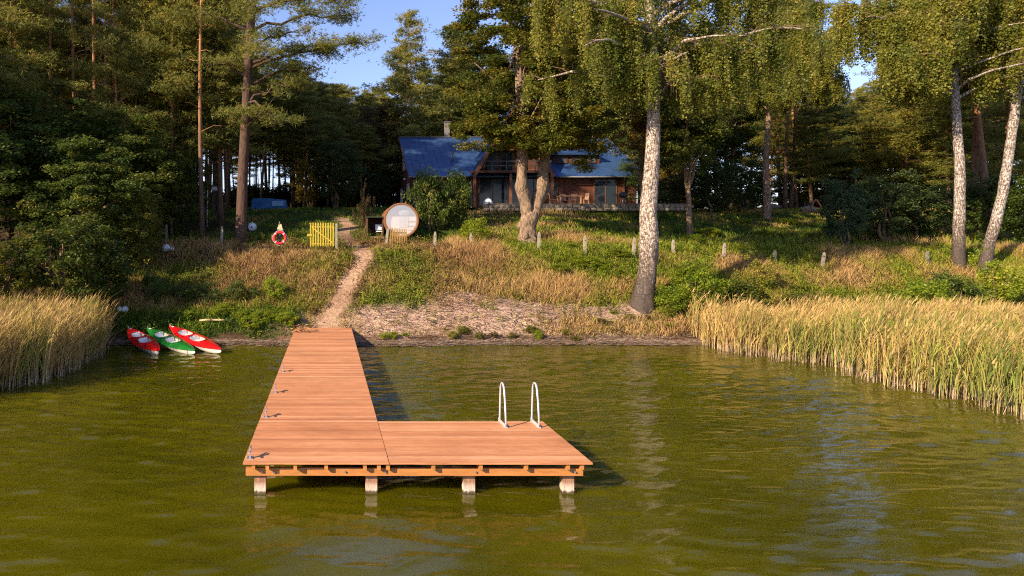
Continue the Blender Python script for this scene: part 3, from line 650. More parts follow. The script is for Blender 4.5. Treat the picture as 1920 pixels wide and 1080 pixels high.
def torus(R0, r0, a0, a1, n=28, m=12):
    mb = MB(); pts = [(R0 * math.cos(a0 + (a1 - a0) * i / n), 0, R0 * math.sin(a0 + (a1 - a0) * i / n)) for i in range(n + 1)]
    return mb.tube(pts, r0, m)
mb = MB(); pts = [(.30 * math.cos(2 * math.pi * i / 48), 0, .30 * math.sin(2 * math.pi * i / 48)) for i in range(48)]
mb.tube(pts, .075, 12, closed=True).build('ring', M['ringred'], t2)
for k in range(4): a = math.pi / 4 + k * math.pi / 2; torus(.30, .079, a - .08, a + .08, 4).build('white_band', M['white'], t2)
pts = [((.385 + .015 * math.cos(4 * a)) * math.cos(a), 0, (.385 + .015 * math.cos(4 * a)) * math.sin(a)) for a in [2 * math.pi * i / 48 for i in range(48)]]
MB().tube(pts, .008, 5, closed=True).build('grab_line', M['white'], t2)
def ball(px, py, Y, rpx, lab, mark=True, n='ball_float'):
    x, Y, z = hit(px, py + rpx, 28.4) if Y < 45 else (px2x(px, Y), Y, pz(py + rpx, Y)); r = rpx * Y / F; z += r * .9; t = thing(n, lab, 'ball', (x, Y, z), 0, 'white plastic balls on the bank')
    MB().sphere((0, 0, 0), r, 24).build('shell', M['white'], t)
    MB().tube([(0, 0, r * .96), (0, 0, r * 1.1)], r * .16, 10).build('neck', M['white'], t)
    if mark: MB().sphere((0, -r * .78, 0), r * .30, 12, (1, .95, 1.2)).build('front_boss', simple('grey_blue_plastic', (.12, .15, .28), .5), t)
    return t
ball(312, 465, 34.0, 7.5, 'larger white ball of the pair on the dark bank at the left', False)
ball(322, 467, 34.1, 5.0, 'smaller white ball of the pair on the dark bank at the left', False)
ball(473, 425, 38.5, 8.5, 'white ball with a blue-grey centre right of the thick pine trunk')
ball(234, 580, 29.5, 6.8, 'white ball behind the kayaks, partly over another', False)
ball(224, 580, 29.8, 5.2, 'white ball behind the kayaks half hidden by reeds', False)
ball(915, 380, 49.5, 9, 'white ball on the terrace edge below the glazed doors')
MB_ = thing('leaning_stick', 'thin bare stick leaning from the ball near the pine trunk', 'stick', hit(448, 446)); MB().tube([(0, 0, 0), (.25, 0, .35), (.46, .1, .58)], .014, 5).build('stem', M['twig'], MB_)
# ---------------------------------------------------------------- barrel sauna and the dark box beside it
M['sauna'] = simple('orange_cedar', (.24, .10, .04), .6, 4, .7, 1.25, 0, .3, (8, 1, 8)); M['darkwood'] = simple('dark_brown_boards', (.075, .032, .018), .75, 5, .5, 1.5, 0, .5, (7, 7, 1))
Ys = 39.0; rs = 32.0 * Ys / F; xc, zc = px2x(752.5, Ys), pz(413, Ys); t = thing('barrel_sauna', 'barrel sauna with a big round window in an orange wooden rim', 'sauna', (xc, Ys, zc))
def rings(prof, n=64):       # revolve (y, r) profile round the barrel axis
    V = [(rr_ * math.cos(2 * math.pi * k / n), yy, rr_ * math.sin(2 * math.pi * k / n)) for yy, rr_ in prof for k in range(n)]
    return V, [(i * n + k, i * n + (k + 1) % n, (i + 1) * n + (k + 1) % n, (i + 1) * n + k) for i in range(len(prof) - 1) for k in range(n)]
V, Fs = rings([(.10, rs - .05), (.10, rs + .0), (3.0, rs), (3.0, .01)]); MB().add(V, Fs).build('barrel', M['sauna'], t)
V, Fs = rings([(.1, rs - .10), (-.04, rs - .10), (-.05, rs - .06), (-.05, rs + .01), (.1, rs + .03)]); MB().add(V, Fs).build('window_rim', M['sauna'], t)
gm_, n, l, b = nodes('sauna_glass'); b.inputs['Base Color'].default_value = (.8, .85, .9, 1); b.inputs['Roughness'].default_value = .02
gl = n.new('ShaderNodeBsdfGlossy'); gl.inputs['Roughness'].default_value = .04; gl.inputs[0].default_value = (.95, .86, .88, 1); tr = n.new('ShaderNodeBsdfTransparent'); mx = n.new('ShaderNodeMixShader'); mx.inputs[0].default_value = .45
l.new(tr.outputs[0], mx.inputs[1]); l.new(gl.outputs[0], mx.inputs[2]); l.new(mx.outputs[0], n['Material Output'].inputs[0]); M['sglass'] = gm_
V, Fs = rings([(-.0, rs - .095), (.0, .001)]); MB().add(V, Fs).build('window_glass', gm_, t)
V, Fs = rings([(.35, rs - .055), (.35, .001)]); MB().add(V, Fs).build('reflection_backing', simple('mauve_grey_reflection', (.16, .13, .16), .7, 3, .9, 1.1), t)  # mauve-grey disc behind the glass, coloured like the reflection in its upper half
cw = MB()
mb = MB(); n_ = 30; zt_ = .22; R1 = rs - .11; P_ = [(R1 * math.cos(a), .18, R1 * math.sin(a)) for a in np.linspace(math.asin(zt_ / R1) - math.pi - 2 * math.asin(zt_ / R1), math.asin(zt_ / R1), n_)]
mb.add(P_, [tuple(range(n_))]).build('lower_reflection', simple('pale_lower_reflection', (.62, .55, .54), .8, 2, .9, 1.08), t)  # pale segment standing in for the lake mirrored in the lower glass
mb = MB(); mb.box((.15, .15, -.10), (.5, .01, .6)); mb.build('reflection_patch', simple('pale_blue_grey_reflection', (.42, .42, .50), .8), t)  # pale patch behind the glass imitating a reflection
mb = MB(); mb.sphere((.22, .2, .42), .30, 14, (1.2, .3, .6)); mb.build('towel_heap', simple('grey_towels', (.20, .22, .28), .9, 12, .5, 1.8), t)
mb = MB()
for zz_ in (-.05, -.32, -.55): mb.box((.62, .13, zz_), (.5, .04, .035))
mb.build('bench_slats', M['sauna'], t)
for yy in (.5, 2.4): MB().box((0, yy, -rs - .12), (1.4, .14, .32)).build('cradle', M['darkwood'], t)
x0 = px2x(688, 39.6); x1 = px2x(719, 39.6); zb = pz(446, 39.6); t = thing('dark_shed', 'low dark wooden shelter open at the front left of the round sauna window', 'shelter', (x0, 39.6, zb)); ww = x1 - x0
hh = pz(408, 39.6) - zb
mb = MB(); mb.box((ww / 2, 1.3, hh / 2), (ww, .05, hh)).box((.03, .65, hh / 2), (.06, 1.25, hh)).box((ww - .03, .65, hh / 2), (.06, 1.25, hh)); mb.build('wall', M['darkwood'], t)
MB().box((ww / 2, .62, hh + .03), (ww + .1, 1.5, .06)).build('roof', simple('dark_green_felt', (.03, .05, .02), .9), t); MB().box((ww / 2, -.06, .02), (ww + .1, .12, .12)).build('sill_beam', M['post'], t)
t = thing('folding_chair', 'small white folding chair in the dark shelter beside the sauna', 'chair', (px2x(712, 39.9), 39.9, zb + .06))
MB().box((0, 0, .32), (.42, .36, .05)).build('seat', M['white'], t); MB().box((-.06, .2, .56), (.36, .04, .34), Matrix.Rotation(R(-12), 3, 'X')).build('backrest', M['white'], t)
for sx in (-.17, .17):
    for sy in (-.14, .14): MB().box((sx, sy, .15), (.03, .03, .32)).build('leg', M['metal_dark'], t)
# ---------------------------------------------------------------- house
def boardmat(name, c, vert=True):
    m, n, l, b = nodes(name)
    t = n.new('ShaderNodeTexCoord'); s = n.new('ShaderNodeSeparateXYZ'); l.new(t.outputs['Object'], s.inputs[0])
    ad = n.new('ShaderNodeMath'); ad.operation = 'ADD'; l.new(s.outputs[0], ad.inputs[0]); l.new(s.outputs[1], ad.inputs[1])
    ml = n.new('ShaderNodeMath'); ml.operation = 'MULTIPLY'; ml.inputs[1].default_value = 6.5
    l.new((ad.outputs[0] if vert else s.outputs[2]), ml.inputs[0])
    fr = n.new('ShaderNodeMath'); fr.operation = 'FRACT'; l.new(ml.outputs[0], fr.inputs[0])
    fl = n.new('ShaderNodeMath'); fl.operation = 'FLOOR'; l.new(ml.outputs[0], fl.inputs[0])
    wn = n.new('ShaderNodeTexWhiteNoise'); wn.noise_dimensions = '1D'; l.new(fl.outputs[0], wn.inputs['W'])
    g = ramp(n, [(0, (.25, .25, .25)), (.08, (1, 1, 1)), (.92, (1, 1, 1)), (1, (.3, .3, .3))]); l.new(fr.outputs[0], g.inputs[0])
    r = ramp(n, [(0, mul(c, .7)), (1, mul(c, 1.35))]); l.new(wn.outputs[0], r.inputs[0])
    x = noise(n, l, 1.5, 6, .7, (3, 3, 1)); r2 = ramp(n, [(.3, (.55, .5, .5)), (.7, (1.3, 1.3, 1.25))]); l.new(x.outputs[0], r2.inputs[0])
    m1 = n.new('ShaderNodeMix'); m1.data_type = 'RGBA'; m1.blend_type = 'MULTIPLY'; m1.inputs[0].default_value = 1
    m2 = n.new('ShaderNodeMix'); m2.data_type = 'RGBA'; m2.blend_type = 'MULTIPLY'; m2.inputs[0].default_value = 1
    l.new(r.outputs[0], m1.inputs[6]); l.new(g.outputs[0], m1.inputs[7]); l.new(m1.outputs[2], m2.inputs[6]); l.new(r2.outputs[0], m2.inputs[7])
    l.new(m2.outputs[2], b.inputs['Base Color']); b.inputs['Roughness'].default_value = .7; bump(n, l, fr.outputs[0], b, .15, .02)
    return m
M['wall'] = boardmat('red_brown_boarding', (.13, .042, .022)); M['wallh'] = boardmat('red_brown_weatherboards', (.15, .05, .024), False)
M['trim'] = simple('stained_trim', (.16, .06, .03), .6, 4, .7, 1.2); M['roofm'] = simple('blue_grey_sheet_metal', (.05, .115, .27), .45, 2.2, .75, 1.2, .45, .2)
M['roofm'].node_tree.nodes['Principled BSDF'].inputs['Specular IOR Level'].default_value = .6
M['fascia'] = simple('grey_fascia', (.16, .17, .20), .5); M['frame'] = simple('dark_window_frame', (.10, .05, .03), .6); M['wframe'] = simple('pale_window_frame', (.62, .58, .52), .6)
def glassmat(name, c):
    m, n, l, b = nodes(name); b.inputs['Base Color'].default_value = (*c, 1); b.inputs['Roughness'].default_value = .04; b.inputs['Specular IOR Level'].default_value = .35; return m
M['glass'] = glassmat('dark_window_glass', (.015, .02, .028)); M['curtain'] = glassmat('curtained_glass', (.08, .10, .11))
HX, HY, HZ = px2x(776, 53.0), 53.0, 6.98
house = thing('lake_house', 'brown wooden house with blue metal roof, steep middle gable and balcony', 'house', (HX, HY, HZ))
W_, D_, EZ, RY, RZ = 17.3, 13.4, 2.72, 6.7, 6.5; GX, GH, GZ = 7.45, 2.85, 7.7       # cross gable centre, half width, apex
for c_, d_ in (((2.35, .1, EZ / 2), (4.7, .2, EZ)), (((10.2 + W_) / 2, .1, EZ / 2), (W_ - 10.2, .2, EZ)), ((W_ / 2, D_ - .1, EZ / 2), (W_, .2, EZ))): MB().box(c_, d_).build('wall', M['wall'], house)
for xx, nm in ((0, 1), (W_ - .2, 0)):                                      # gable end walls
    prof = [(.2, 0), (D_ - .2, 0), (D_ - .2, EZ), (RY, RZ - .22), (.2, EZ)]
    V = [(xx, y, z) for y, z in prof] + [(xx + .2, y, z) for y, z in prof]
    MB().add(V, [(4, 3, 2, 1, 0), (5, 6, 7, 8, 9)] + [(i, (i + 1) % 5, 5 + (i + 1) % 5, 5 + i) for i in range(5)]).build('gable_wall', M['wall'], house)
MB().box((W_ / 2, D_ / 2, .05), (W_ - .5, D_ - .5, .1)).box((W_ / 2, D_ / 2, 2.6), (W_ - .5, D_ - .5, .1)).build('floor_slab', M['darkwood'], house)
def slab(mb, A, B, C_, D2, th):                                            # roof sheet between four corners, thickness downwards
    n = ((Vector(B) - Vector(A)).cross(Vector(D2) - Vector(A))).normalized(); n = n if n.z > 0 else -n
    V = [Vector(p) for p in (A, B, C_, D2)]; V += [v - n * th for v in V]
    return mb.add(V, [(0, 1, 2, 3), (7, 6, 5, 4), (0, 4, 5, 1), (1, 5, 6, 2), (2, 6, 7, 3), (3, 7, 4, 0)]), n
def roof(name, A, B, C_, D2, step=.52, par=house, lateral=True):
    """A-B eave, D-C ridge; standing seams run from eave to ridge"""
    mb = MB(); _, n = slab(mb, A, B, C_, D2, .1); A, B, C_, D2 = map(Vector, (A, B, C_, D2)); k = int((B - A).length / step)
    for i in range(k + 1):
        t = (i + .02) / (k + .04); mb.bar(A + (B - A) * t + n * .012, D2 + (C_ - D2) * t + n * .014, .045, .04)
    if lateral:
        rr = random.Random(1)
        for i in range(k):
            for q in range(2):
                t0, t1 = i / k, (i + 1) / k; f = rr.uniform(.15, .45) + .45 * q
                p0 = (A + (B - A) * t0) * (1 - f) + (D2 + (C_ - D2) * t0) * f; p1 = (A + (B - A) * t1) * (1 - f) + (D2 + (C_ - D2) * t1) * f
                mb.bar(p0 + n * .004, p1 + n * .004, .02, .012)
    return mb.build(name, M['roofm'], par)
sl = (RZ - EZ) / (RY + .0); e0 = -.62; ez0 = EZ + e0 * sl + .05
r1 = roof('roof', (-.45, e0, ez0), (W_ + .45, e0, ez0), (W_ + .45, RY, RZ), (-.45, RY, RZ))
roof('roof', (W_ + .45, D_ + .62, ez0), (-.45, D_ + .62, ez0), (-.45, RY + .004, RZ), (W_ + .45, RY + .004, RZ))
MB().box((W_ / 2, RY, RZ + .03), (W_ + .95, .30, .06)).build('ridge_cap', M['fascia'], house)
MB().tube([(-.5, e0 - .07, ez0 - .08), (4.2, e0 - .07, ez0 - .08)], .065, 8).tube([(10.8, e0 - .07, ez0 - .08), (W_ + .5, e0 - .07, ez0 - .08)], .065, 8).build('gutter', M['fascia'], house)
for xx in (-.47, W_ + .47):
    mb = MB(); mb.bar((xx, e0, ez0 - .09), (xx, RY, RZ - .09), .05, .22).bar((xx, RY, RZ - .09), (xx, D_ + .62, ez0 - .09), .05, .22); mb.build('barge_board', M['trim'], house)
MB().tube([(4.45, -.05, .0), (4.45, -.05, EZ - .2)], .05, 8).tube([(-.06, -.06, 0), (-.06, -.06, EZ - .2)], .05, 8).build('downpipe', M['fascia'], house)
# steep cross gable
gy0, gy1 = -1.15, RY + 1.0; gs = (GZ - EZ) / GH
def gpt(dx, y): return (GX + dx, y, GZ - abs(dx) * gs)
ov = GH + .18
roof('gable_roof', gpt(-ov, gy1), gpt(-ov, gy0), gpt(0, gy0), gpt(0, gy1), .45, house, False)
roof('gable_roof', gpt(ov, gy0), gpt(ov, gy1), gpt(.003, gy1), gpt(.003, gy0), .45, house, False)
for sgn in (-1, 1): MB().bar(Vector(gpt(sgn * ov, gy0 - .03)) - Vector((0, 0, .10)), Vector(gpt(sgn * .03, gy0 - .03)) - Vector((0, 0, .08)), .05, .24).build('barge_board', M['trim'], house)
MB().box((GX, (gy0 + gy1) / 2, GZ + .02), (.26, gy1 - gy0, .06)).build('ridge_cap', M['fascia'], house)
fy = -.30
mb = MB(); hw = GH - .12; V = [(GX - hw, fy, 4.7 - .05), (GX + hw, fy, 4.65)]
a_ = (GZ - .15 - 4.55) / gs
mb.add([(GX - a_, fy, 4.55), (GX + a_, fy, 4.55), (GX, fy, GZ - .15), (GX - a_, fy + .15, 4.55), (GX + a_, fy + .15, 4.55), (GX, fy + .15, GZ - .15)], [(0, 1, 2), (5, 4, 3), (0, 3, 4, 1), (1, 4, 5, 2), (2, 5, 3, 0)]); mb.build('gable_panel', M['wallh'], house)
MB().box((GX, fy - .04, 4.5), (a_ * 2 + .1, .12, .14)).box((GX, fy - .02, 5.55), (.07, .04, .7)).build('tie_beam', M['trim'], house)
# recessed upper floor: wall with windows
wy = .25
hb, ht = (GZ - 2.65 - .25) / gs, (GZ - 4.6 - .25) / gs; V = [(GX + x_, y_, z_) for y_ in (wy + .02, wy + .18) for x_, z_ in ((-hb, 2.65), (hb, 2.65), (ht, 4.6), (-ht, 4.6))]
MB().add(V, [(0, 1, 2, 3), (7, 6, 5, 4), (0, 4, 5, 1), (1, 5, 6, 2), (2, 6, 7, 3), (3, 7, 4, 0)]).build('upper_wall', M['wallh'], house)
def window(x, y, z, w_, h_, mat='glass', mull=1, side=False, nm='window', fr='frame', par=house, tr=0):
    mb = MB(); d = .07
    def bx(cx, cz, sx, sz, dy=0, dd=.09):
        return mb.box((x + (0 if side else cx), y + (cx if side else dy), z + cz), ((dd if side else sx), (sx if side else dd), sz)) if not side else mb.box((x + dy, y + cx, z + cz), (dd, sx, sz))
    bx(0, h_ / 2, w_ + d, d); bx(0, -h_ / 2, w_ + d, d); bx(-w_ / 2, 0, d, h_ - d); bx(w_ / 2, 0, d, h_ - d)
    for i in range(mull): bx(-w_ / 2 + w_ * (i + 1) / (mull + 1), 0, d * .8, h_ - d)
    for i in range(tr): bx(0, -h_ / 2 + h_ * (i + 1) / (tr + 1), w_ - d, d * .6, .01)
    f = mb.build(nm, M[fr], par)
    (MB().box((x + .01, y, z), (.03, w_ - .02, h_ - .02)) if side else MB().box((x, y + .01, z), (w_ - .02, .03, h_ - .02))).build('pane', M[mat], f)
    return f
window(GX - 1.28, wy - .02, 3.55, .78, 1.6, 'curtain', 0); window(GX - .18, wy - .02, 3.62, .95, 1.75, 'glass', 1, nm='balcony_door'); window(GX + .95, wy - .02, 3.55, .8, 1.6, 'curtain', 0)
# orange curved knee boards of the balcony sides
for sgn in (-1, 1): MB().add([(GX + sgn * 2.72, -.9, 2.85), (GX + sgn * 2.2, -.9, 3.0), (GX + sgn * 1.75, -.9, 4.3), (GX + sgn * 1.95, -.9, 4.15)], [(0, 1, 2, 3)]).build('knee_board', M['sauna'], house)
MB().box((GX, -.45, 2.70), (2 * GH + .5, 1.5, .18)).build('balcony_floor', M['darkwood'], house)
mb = MB()
for z in (3.15, 3.5): mb.box((GX, -1.12, z), (2 * GH + .1, .05, .06))
for i in range(6): mb.box((GX - GH + .1 + i * (2 * GH - .2) / 5, -1.12, 3.12), (.07, .07, .72))
mb.build('balcony_railing', M['metal_dark'], house)
for xx in (GX - GH - .1, GX - .2, GX + GH + .1): MB().box((xx, -1.0, 1.3), (.18, .18, 2.6)).build('porch_post', M['trim'], house)
mb = MB(); mb.box((GX, .28, 1.3), (2 * GH - .3, .1, 2.6)); mb.build('lower_wall', M['wall'], house)
window(GX - .75, .18, 1.28, 3.2, 2.2, 'glass', 2, nm='glazed_door'); window(GX + 1.9, .18, 1.28, 1.1, 2.2, 'glass', 1, nm='glazed_door')
# right wing
window(10.75, -.03, 1.45, .75, 1.05, 'glass', 1); window(14.85, -.03, 1.15, 1.75, 2.1, 'glass', 1, nm='glazed_door', fr='trim')
MB().box((14.22, -.0, 1.15), (.4, .01, 2.0)).build('curtain', M['curtain'], house)
MB().box((16.2, -.2, 1.2), (.12, .12, 2.4)).build('porch_post', M['trim'], house)
# shed dormer
dx0, dx1, dy = 11.35, 15.0, 1.5; dz0 = EZ + dy * sl
dm = MB().box(((dx0 + dx1) / 2, dy + .9, dz0 + .32), (dx1 - dx0, 1.8, .9)).build('dormer', M['wallh'], house)
mb = MB(); slab(mb, (dx0 - .2, dy - .35, dz0 + .80), (dx1 + .2, dy - .35, dz0 + .80), (dx1 + .2, dy + 3.2, dz0 + 1.45), (dx0 - .2, dy + 3.2, dz0 + 1.45), .1); mb.build('dormer_roof', M['roofm'], dm)
for xx in (12.0, 13.2, 14.3): window(xx, dy - .03, dz0 + .36, .8, .5, 'curtain', 1, par=dm)
# chimney, flue pipes
ch = MB().box((3.9, 7.6, 7.0), (.42, .42, 1.9)).build('chimney', simple('grey_rendered_brick', (.20, .18, .18), .9, 7, .7, 1.2, 0, .4), house)
MB().box((3.9, 7.6, 7.99), (.52, .52, .07)).build('chimney_cap', M['fascia'], ch)
for xx, yy, hh in ((3.35, 1.9, .7), (11.2, 3.6, .8)):
    MB().tube([(xx, yy, EZ + yy * sl), (xx, yy, EZ + yy * sl + hh)], .07, 8).tube([(xx, yy, EZ + yy * sl + hh), (xx, yy, EZ + yy * sl + hh + .12)], .12, 8).build('flue_pipe', M['metal_dark'], house)
# left gable side windows
window(-.03, 6.4, 4.15, 1.5, 1.1, 'curtain', 1, True, fr='wframe'); window(-.03, 3.6, 1.5, 1.2, 1.3, 'curtain', 1, True, fr='wframe'); window(-.03, 8.6, 1.5, 1.0, 1.3, 'curtain', 1, True, fr='wframe')
MB().tube([(-.15, 4.4, 2.6), (-.3, 4.4, 2.7)], .07, 8).build('wall_lamp', M['white'], house)
# ---------------------------------------------------------------- terrace wall, furniture
M['stone'] = simple('field_stone', (.30, .25, .20), .9, 4, .5, 1.25, 0, .7); 
wx0, wx1, wY = 11.2, 26.1, 49.2
t = thing('terrace_wall', 'low field stone retaining wall along the terrace of the house', 'wall', (wx0, wY, 0)); rr = random.Random(3)
mb = MB(); tz = 7.02
for row in range(2):
    x = 0
    while x < wx1 - wx0:
        w_ = rr.uniform(.25, .6); h_ = .22; mb2 = MB().sphere((0, 0, 0), 1, 8)
        cx, cz = x + w_ / 2, tz - .14 - row * .2; sx, sz = w_ * .56, .125
        mb.add([(cx + math.copysign(abs(v[0]) ** .6, v[0]) * sx, math.copysign(abs(v[1]) ** .6, v[1]) * .2 + rr.uniform(-.01, .01), cz + math.copysign(abs(v[2]) ** .6, v[2]) * sz) for v in mb2.v], mb2.f, False); x += w_
mb.build('stones', M['stone'], t); MB().box(((wx1 - wx0) / 2, .05, tz + .02), (wx1 - wx0, .42, .07)).build('coping', simple('pale_coping', (.26, .22, .18), .9, 5, .7, 1.2), t)
def table(px, Y, lab):
    t = thing('garden_table', lab, 'table', (px2x(px, Y), Y, 6.99)); MB().box((0, 0, .72), (1.7, .8, .05)).build('tabletop', M['post'], t)
    for sx in (-.75, .75):
        for sy in (-.32, .32): MB().box((sx, sy, .35), (.08, .08, .7)).build('leg', M['post'], t)
table(1067, 50.6, 'wooden garden table on the terrace right of the forked maple')
def chair(px, Y, rz, lab):
    t = thing('garden_chair', lab, 'chair', (px2x(px, Y), Y, 6.99), rz, 'garden chairs on the terrace'); MB().box((0, 0, .44), (.45, .45, .04)).build('seat', M['post'], t); MB().box((0, .22, .72), (.45, .04, .5), Matrix.Rotation(R(-10), 3, 'X')).build('backrest', M['post'], t)
    for sx in (-.19, .19):
        for sy in (-.19, .19): MB().box((sx, sy, .22), (.04, .04, .44)).build('leg', M['post'], t)
for px, Y, a, lab in [(1036, 50.4, 1.2, 'garden chair left of the wooden table on the terrace'), (1058, 51.4, .1, 'garden chair behind the left half of the wooden table'), (1078, 51.4, -.1, 'garden chair behind the right half of the wooden table'), (1096, 50.5, -1.3, 'garden chair right of the wooden table on the terrace')]: chair(px, Y, a, lab)
t = thing('kettle_grill', 'black round grill with a lid by the right end of the house wall', 'grill', (px2x(1168, 51), 51, 6.99)); MB().sphere((0, 0, .85), .3, 16, (1, 1, .8)).build('bowl', M['metal_dark'], t)
for a in (0, 2.1, 4.2): MB().tube([(.15 * math.cos(a), .15 * math.sin(a), .7), (.3 * math.cos(a), .3 * math.sin(a), 0)], .02, 6).build('leg', M['steel'], t)
# ---------------------------------------------------------------- things behind the lawn at the left
M['tarp'] = simple('blue_tarpaulin', (.02, .10, .26), .4, 2, .7, 1.4, 0, .5, dist=.1)
x, y, z = on(470, 52); x1 = px2x(538, 52); ww = x1 - x
t = thing('tarp_shelter', 'low blue tarpaulin cover with a pale clear panel beyond the pine trunk', 'tarpaulin', (x, y, z))
mb = MB(); h = .95; mb.add([(0, 0, 0), (ww, 0, 0), (ww * .96, .6, h * .85), (ww * .45, .7, h), (.05, .6, h * .95), (0, 2.4, 0), (ww, 2.4, 0), (ww * .96, 1.8, h * .8), (.05, 1.8, h * .9)], [(0, 1, 2, 3, 4), (4, 3, 2, 7, 8), (8, 7, 6, 5), (1, 6, 7, 2), (0, 4, 8, 5)]); mb.build('cover', M['tarp'], t)
MB().add([(ww * .58, .12, .30), (ww * .9, .12, .30), (ww * .9, .43, .72), (ww * .58, .43, .72)], [(0, 1, 2, 3)]).build('clear_panel', simple('clear_plastic_panel', (.20, .32, .48), .3), t)
x, y, z = on(388, 44); t = thing('white_pole', 'thin white pole standing left of the thick pine trunk', 'pole', (x, y, z)); MB().tube([(0, 0, 0), (.05, 0, pz(352, 44) - z)], .03, 8).build('pole_shaft', M['white'], t)
x, y, z = on(402, 46); t = thing('garden_lantern', 'small garden lantern on a dark post left of the thick pine trunk', 'lamp', (x, y, z)); hh = pz(356, 46) - z; MB().box((0, 0, hh / 2), (.1, .1, hh)).build('lamp_post', M['metal_dark'], t); MB().box((0, 0, hh + .08), (.34, .3, .26)).build('lamp_shade', M['white'], t); MB().box((0, 0, hh + .24), (.42, .38, .04)).build('cap', M['metal_dark'], t)
# right: marker pole, car, boulders
x, y, z = on(1605, 56); hh = pz(336, 56) - z; t = thing('marker_pole', 'upright pole, rusty above and white below, in front of dark spruces', 'pole', (x, y, z)); MB().tube([(0, 0, 0), (0, 0, hh * .45)], .11, 10).build('lower_section', M['white'], t); MB().tube([(0, 0, hh * .45), (0, 0, hh)], .075, 10).build('upper_section', simple('rusty_orange_steel', (.50, .25, .15), .7), t)
x, y, z = on(1518, 66); t = thing('parked_car', 'blue car half seen between the pines beyond the lawn', 'car', (x, y, z)); M['carblue'] = paint('blue_car_paint', (.02, .06, .30)); Lc = 3.9
prof = [(-1.95, .35), (-1.95, .75), (-1.75, .86), (-1.1, .93), (-.55, 1.38), (.75, 1.42), (1.35, 1.0), (1.85, .92), (1.95, .7), (1.95, .35)]
def ext(prof, y0, y1, ins=0):
    V = [(a, y0 + (.22 if b_ > 1.2 else 0), b_) for a, b_ in prof] + [(a, y1 - (.22 if b_ > 1.2 else 0), b_) for a, b_ in prof]; n = len(prof)
    return V, [tuple(range(n)), tuple(range(2 * n - 1, n - 1, -1))] + [(i, (i + 1) % n, n + (i + 1) % n, n + i) for i in range(n)]
V, Fs = ext(prof, -.85, .85); MB().add(V, Fs).build('body', M['carblue'], t)
V, Fs = ext([(-.98, .96), (-.55, 1.32), (.72, 1.36), (1.2, 1.0)], -.862, .862); MB().add([(a, b_ * (.99 if c < 1.1 else 1.0), c) for a, b_, c in V], Fs).build('window', M['glass'], t)
for a in (-1.25, 1.25):
    for b_ in (-.8, .8):
        wl = MB().tube([(a, b_ - .1, .32), (a, b_ + .1, .32)], .32, 18).build('wheel', M['metal_dark'], t); MB().tube([(a, b_ - .112, .32), (a, b_ + .112, .32)], .19, 12).build('rim', M['steel'], wl)
def boulder(px, Y, r, lab, seed):
    x, y, z = on(px, Y); rr = np.random.default_rng(seed); mb = MB().sphere((0, 0, 0), 1, 14); V = np.array(mb.v); V = V * (1 + .12 * np.sin(V @ rr.normal(0, 3, (3, 1)) + 1) + .08 * np.sin(V @ rr.normal(0, 6, (3, 1))))
    mb.v = [tuple(v) for v in V * np.array([1.3, 1, .75]) * r]; o = mb.build('boulder', M['stone']); o.location = (x, y, z + r * .35); tag(o, lab, 'boulder', 'pale boulders on the right lawn')
boulder(1692, 46, .45, 'pale boulder among the dark bushes left of the white birch trunk', 1); boulder(1516, 52, .4, 'pale boulder on the shaded lawn left of the dark juniper', 2); boulder(1450, 56, .4, 'small pale boulder at the foot of the pine pair', 3); boulder(1460, 56.5, .28, 'smallest pale boulder at the foot of the pine pair', 4)
x, y, z = on(1530, 51); t = thing('lean_to_frame', 'small brown timber A-frame on the shaded lawn beside the juniper', 'frame', (x, y, z)); MB().bar((-.8, 0, 0), (0, 0, 1.1), .07, .07).bar((.8, 0, 0), (0, 0, 1.1), .07, .07).bar((-.4, .02, .5), (.4, .02, .5), .05, .05).build('frame', simple('rust_timber', (.26, .10, .05), .8), t)
o = MB().tube([(-.6, 0, 0), (-.2, .05, .02), (.3, 0, .02), (.75, .06, .0)], [.04, .05, .05, .03], 8).build('driftwood_log', simple('bleached_log', (.52, .38, .22), .8, 6, .6, 1.3)); o.location = (px2x(400, 29.7), 29.7, float(gz(px2x(400, 29.7), 29.7)) + .18); tag(o, 'pale bleached log in the greenery behind the kayaks', 'log')
# ---------------------------------------------------------------- trees and bushes
def leaf_quads(c, size, up=.5, asp=.6, r=None, fold=.0):
    N = len(c); n = r.normal(0, 1, (N, 3)); n[:, 2] = np.abs(n[:, 2]) + up; n /= np.linalg.norm(n, axis=1)[:, None]
    a = r.normal(0, 1, (N, 3)); u = np.cross(n, a); u /= np.linalg.norm(u, axis=1)[:, None] + 1e-9; v = np.cross(n, u)
    s = (size * r.uniform(.65, 1.3, N))[:, None]
    V = np.stack([c - u * s * .5, c + v * s * asp * .5 + n * s * .08, c + u * s * .5, c - v * s * asp * .5 + n * s * .08], 1)
    i = np.arange(N)[:, None] * 4
    return V.reshape(-1, 3), (i + np.arange(4)[None, :])
def needle_tris(c, ln, wd, r, up=.35):
    N = len(c); d = r.normal(0, 1, (N, 3)); d[:, 2] = d[:, 2] * .7 + up; d /= np.linalg.norm(d, axis=1)[:, None]
    s = np.cross(d, r.normal(0, 1, (N, 3))); s /= np.linalg.norm(s, axis=1)[:, None] + 1e-9
    l = (ln * r.uniform(.7, 1.25, N))[:, None]
    V = np.stack([c - s * wd / 2, c + s * wd / 2, c + d * l], 1); i = np.arange(N)[:, None] * 3
    return V.reshape(-1, 3), i + np.arange(3)[None, :]
def limb(p0, p1, sag=0, k=6, wig=.0, r=None):
    p0, p1 = np.array(p0, float), np.array(p1, float); t = np.linspace(0, 1, k)[:, None]
    p = p0 * (1 - t) + p1 * t; p[:, 2] += sag * 4 * (t * (1 - t))[:, 0]
    if r is not None and wig: p[1:-1] += r.normal(0, wig, (k - 2, 3))
    return p
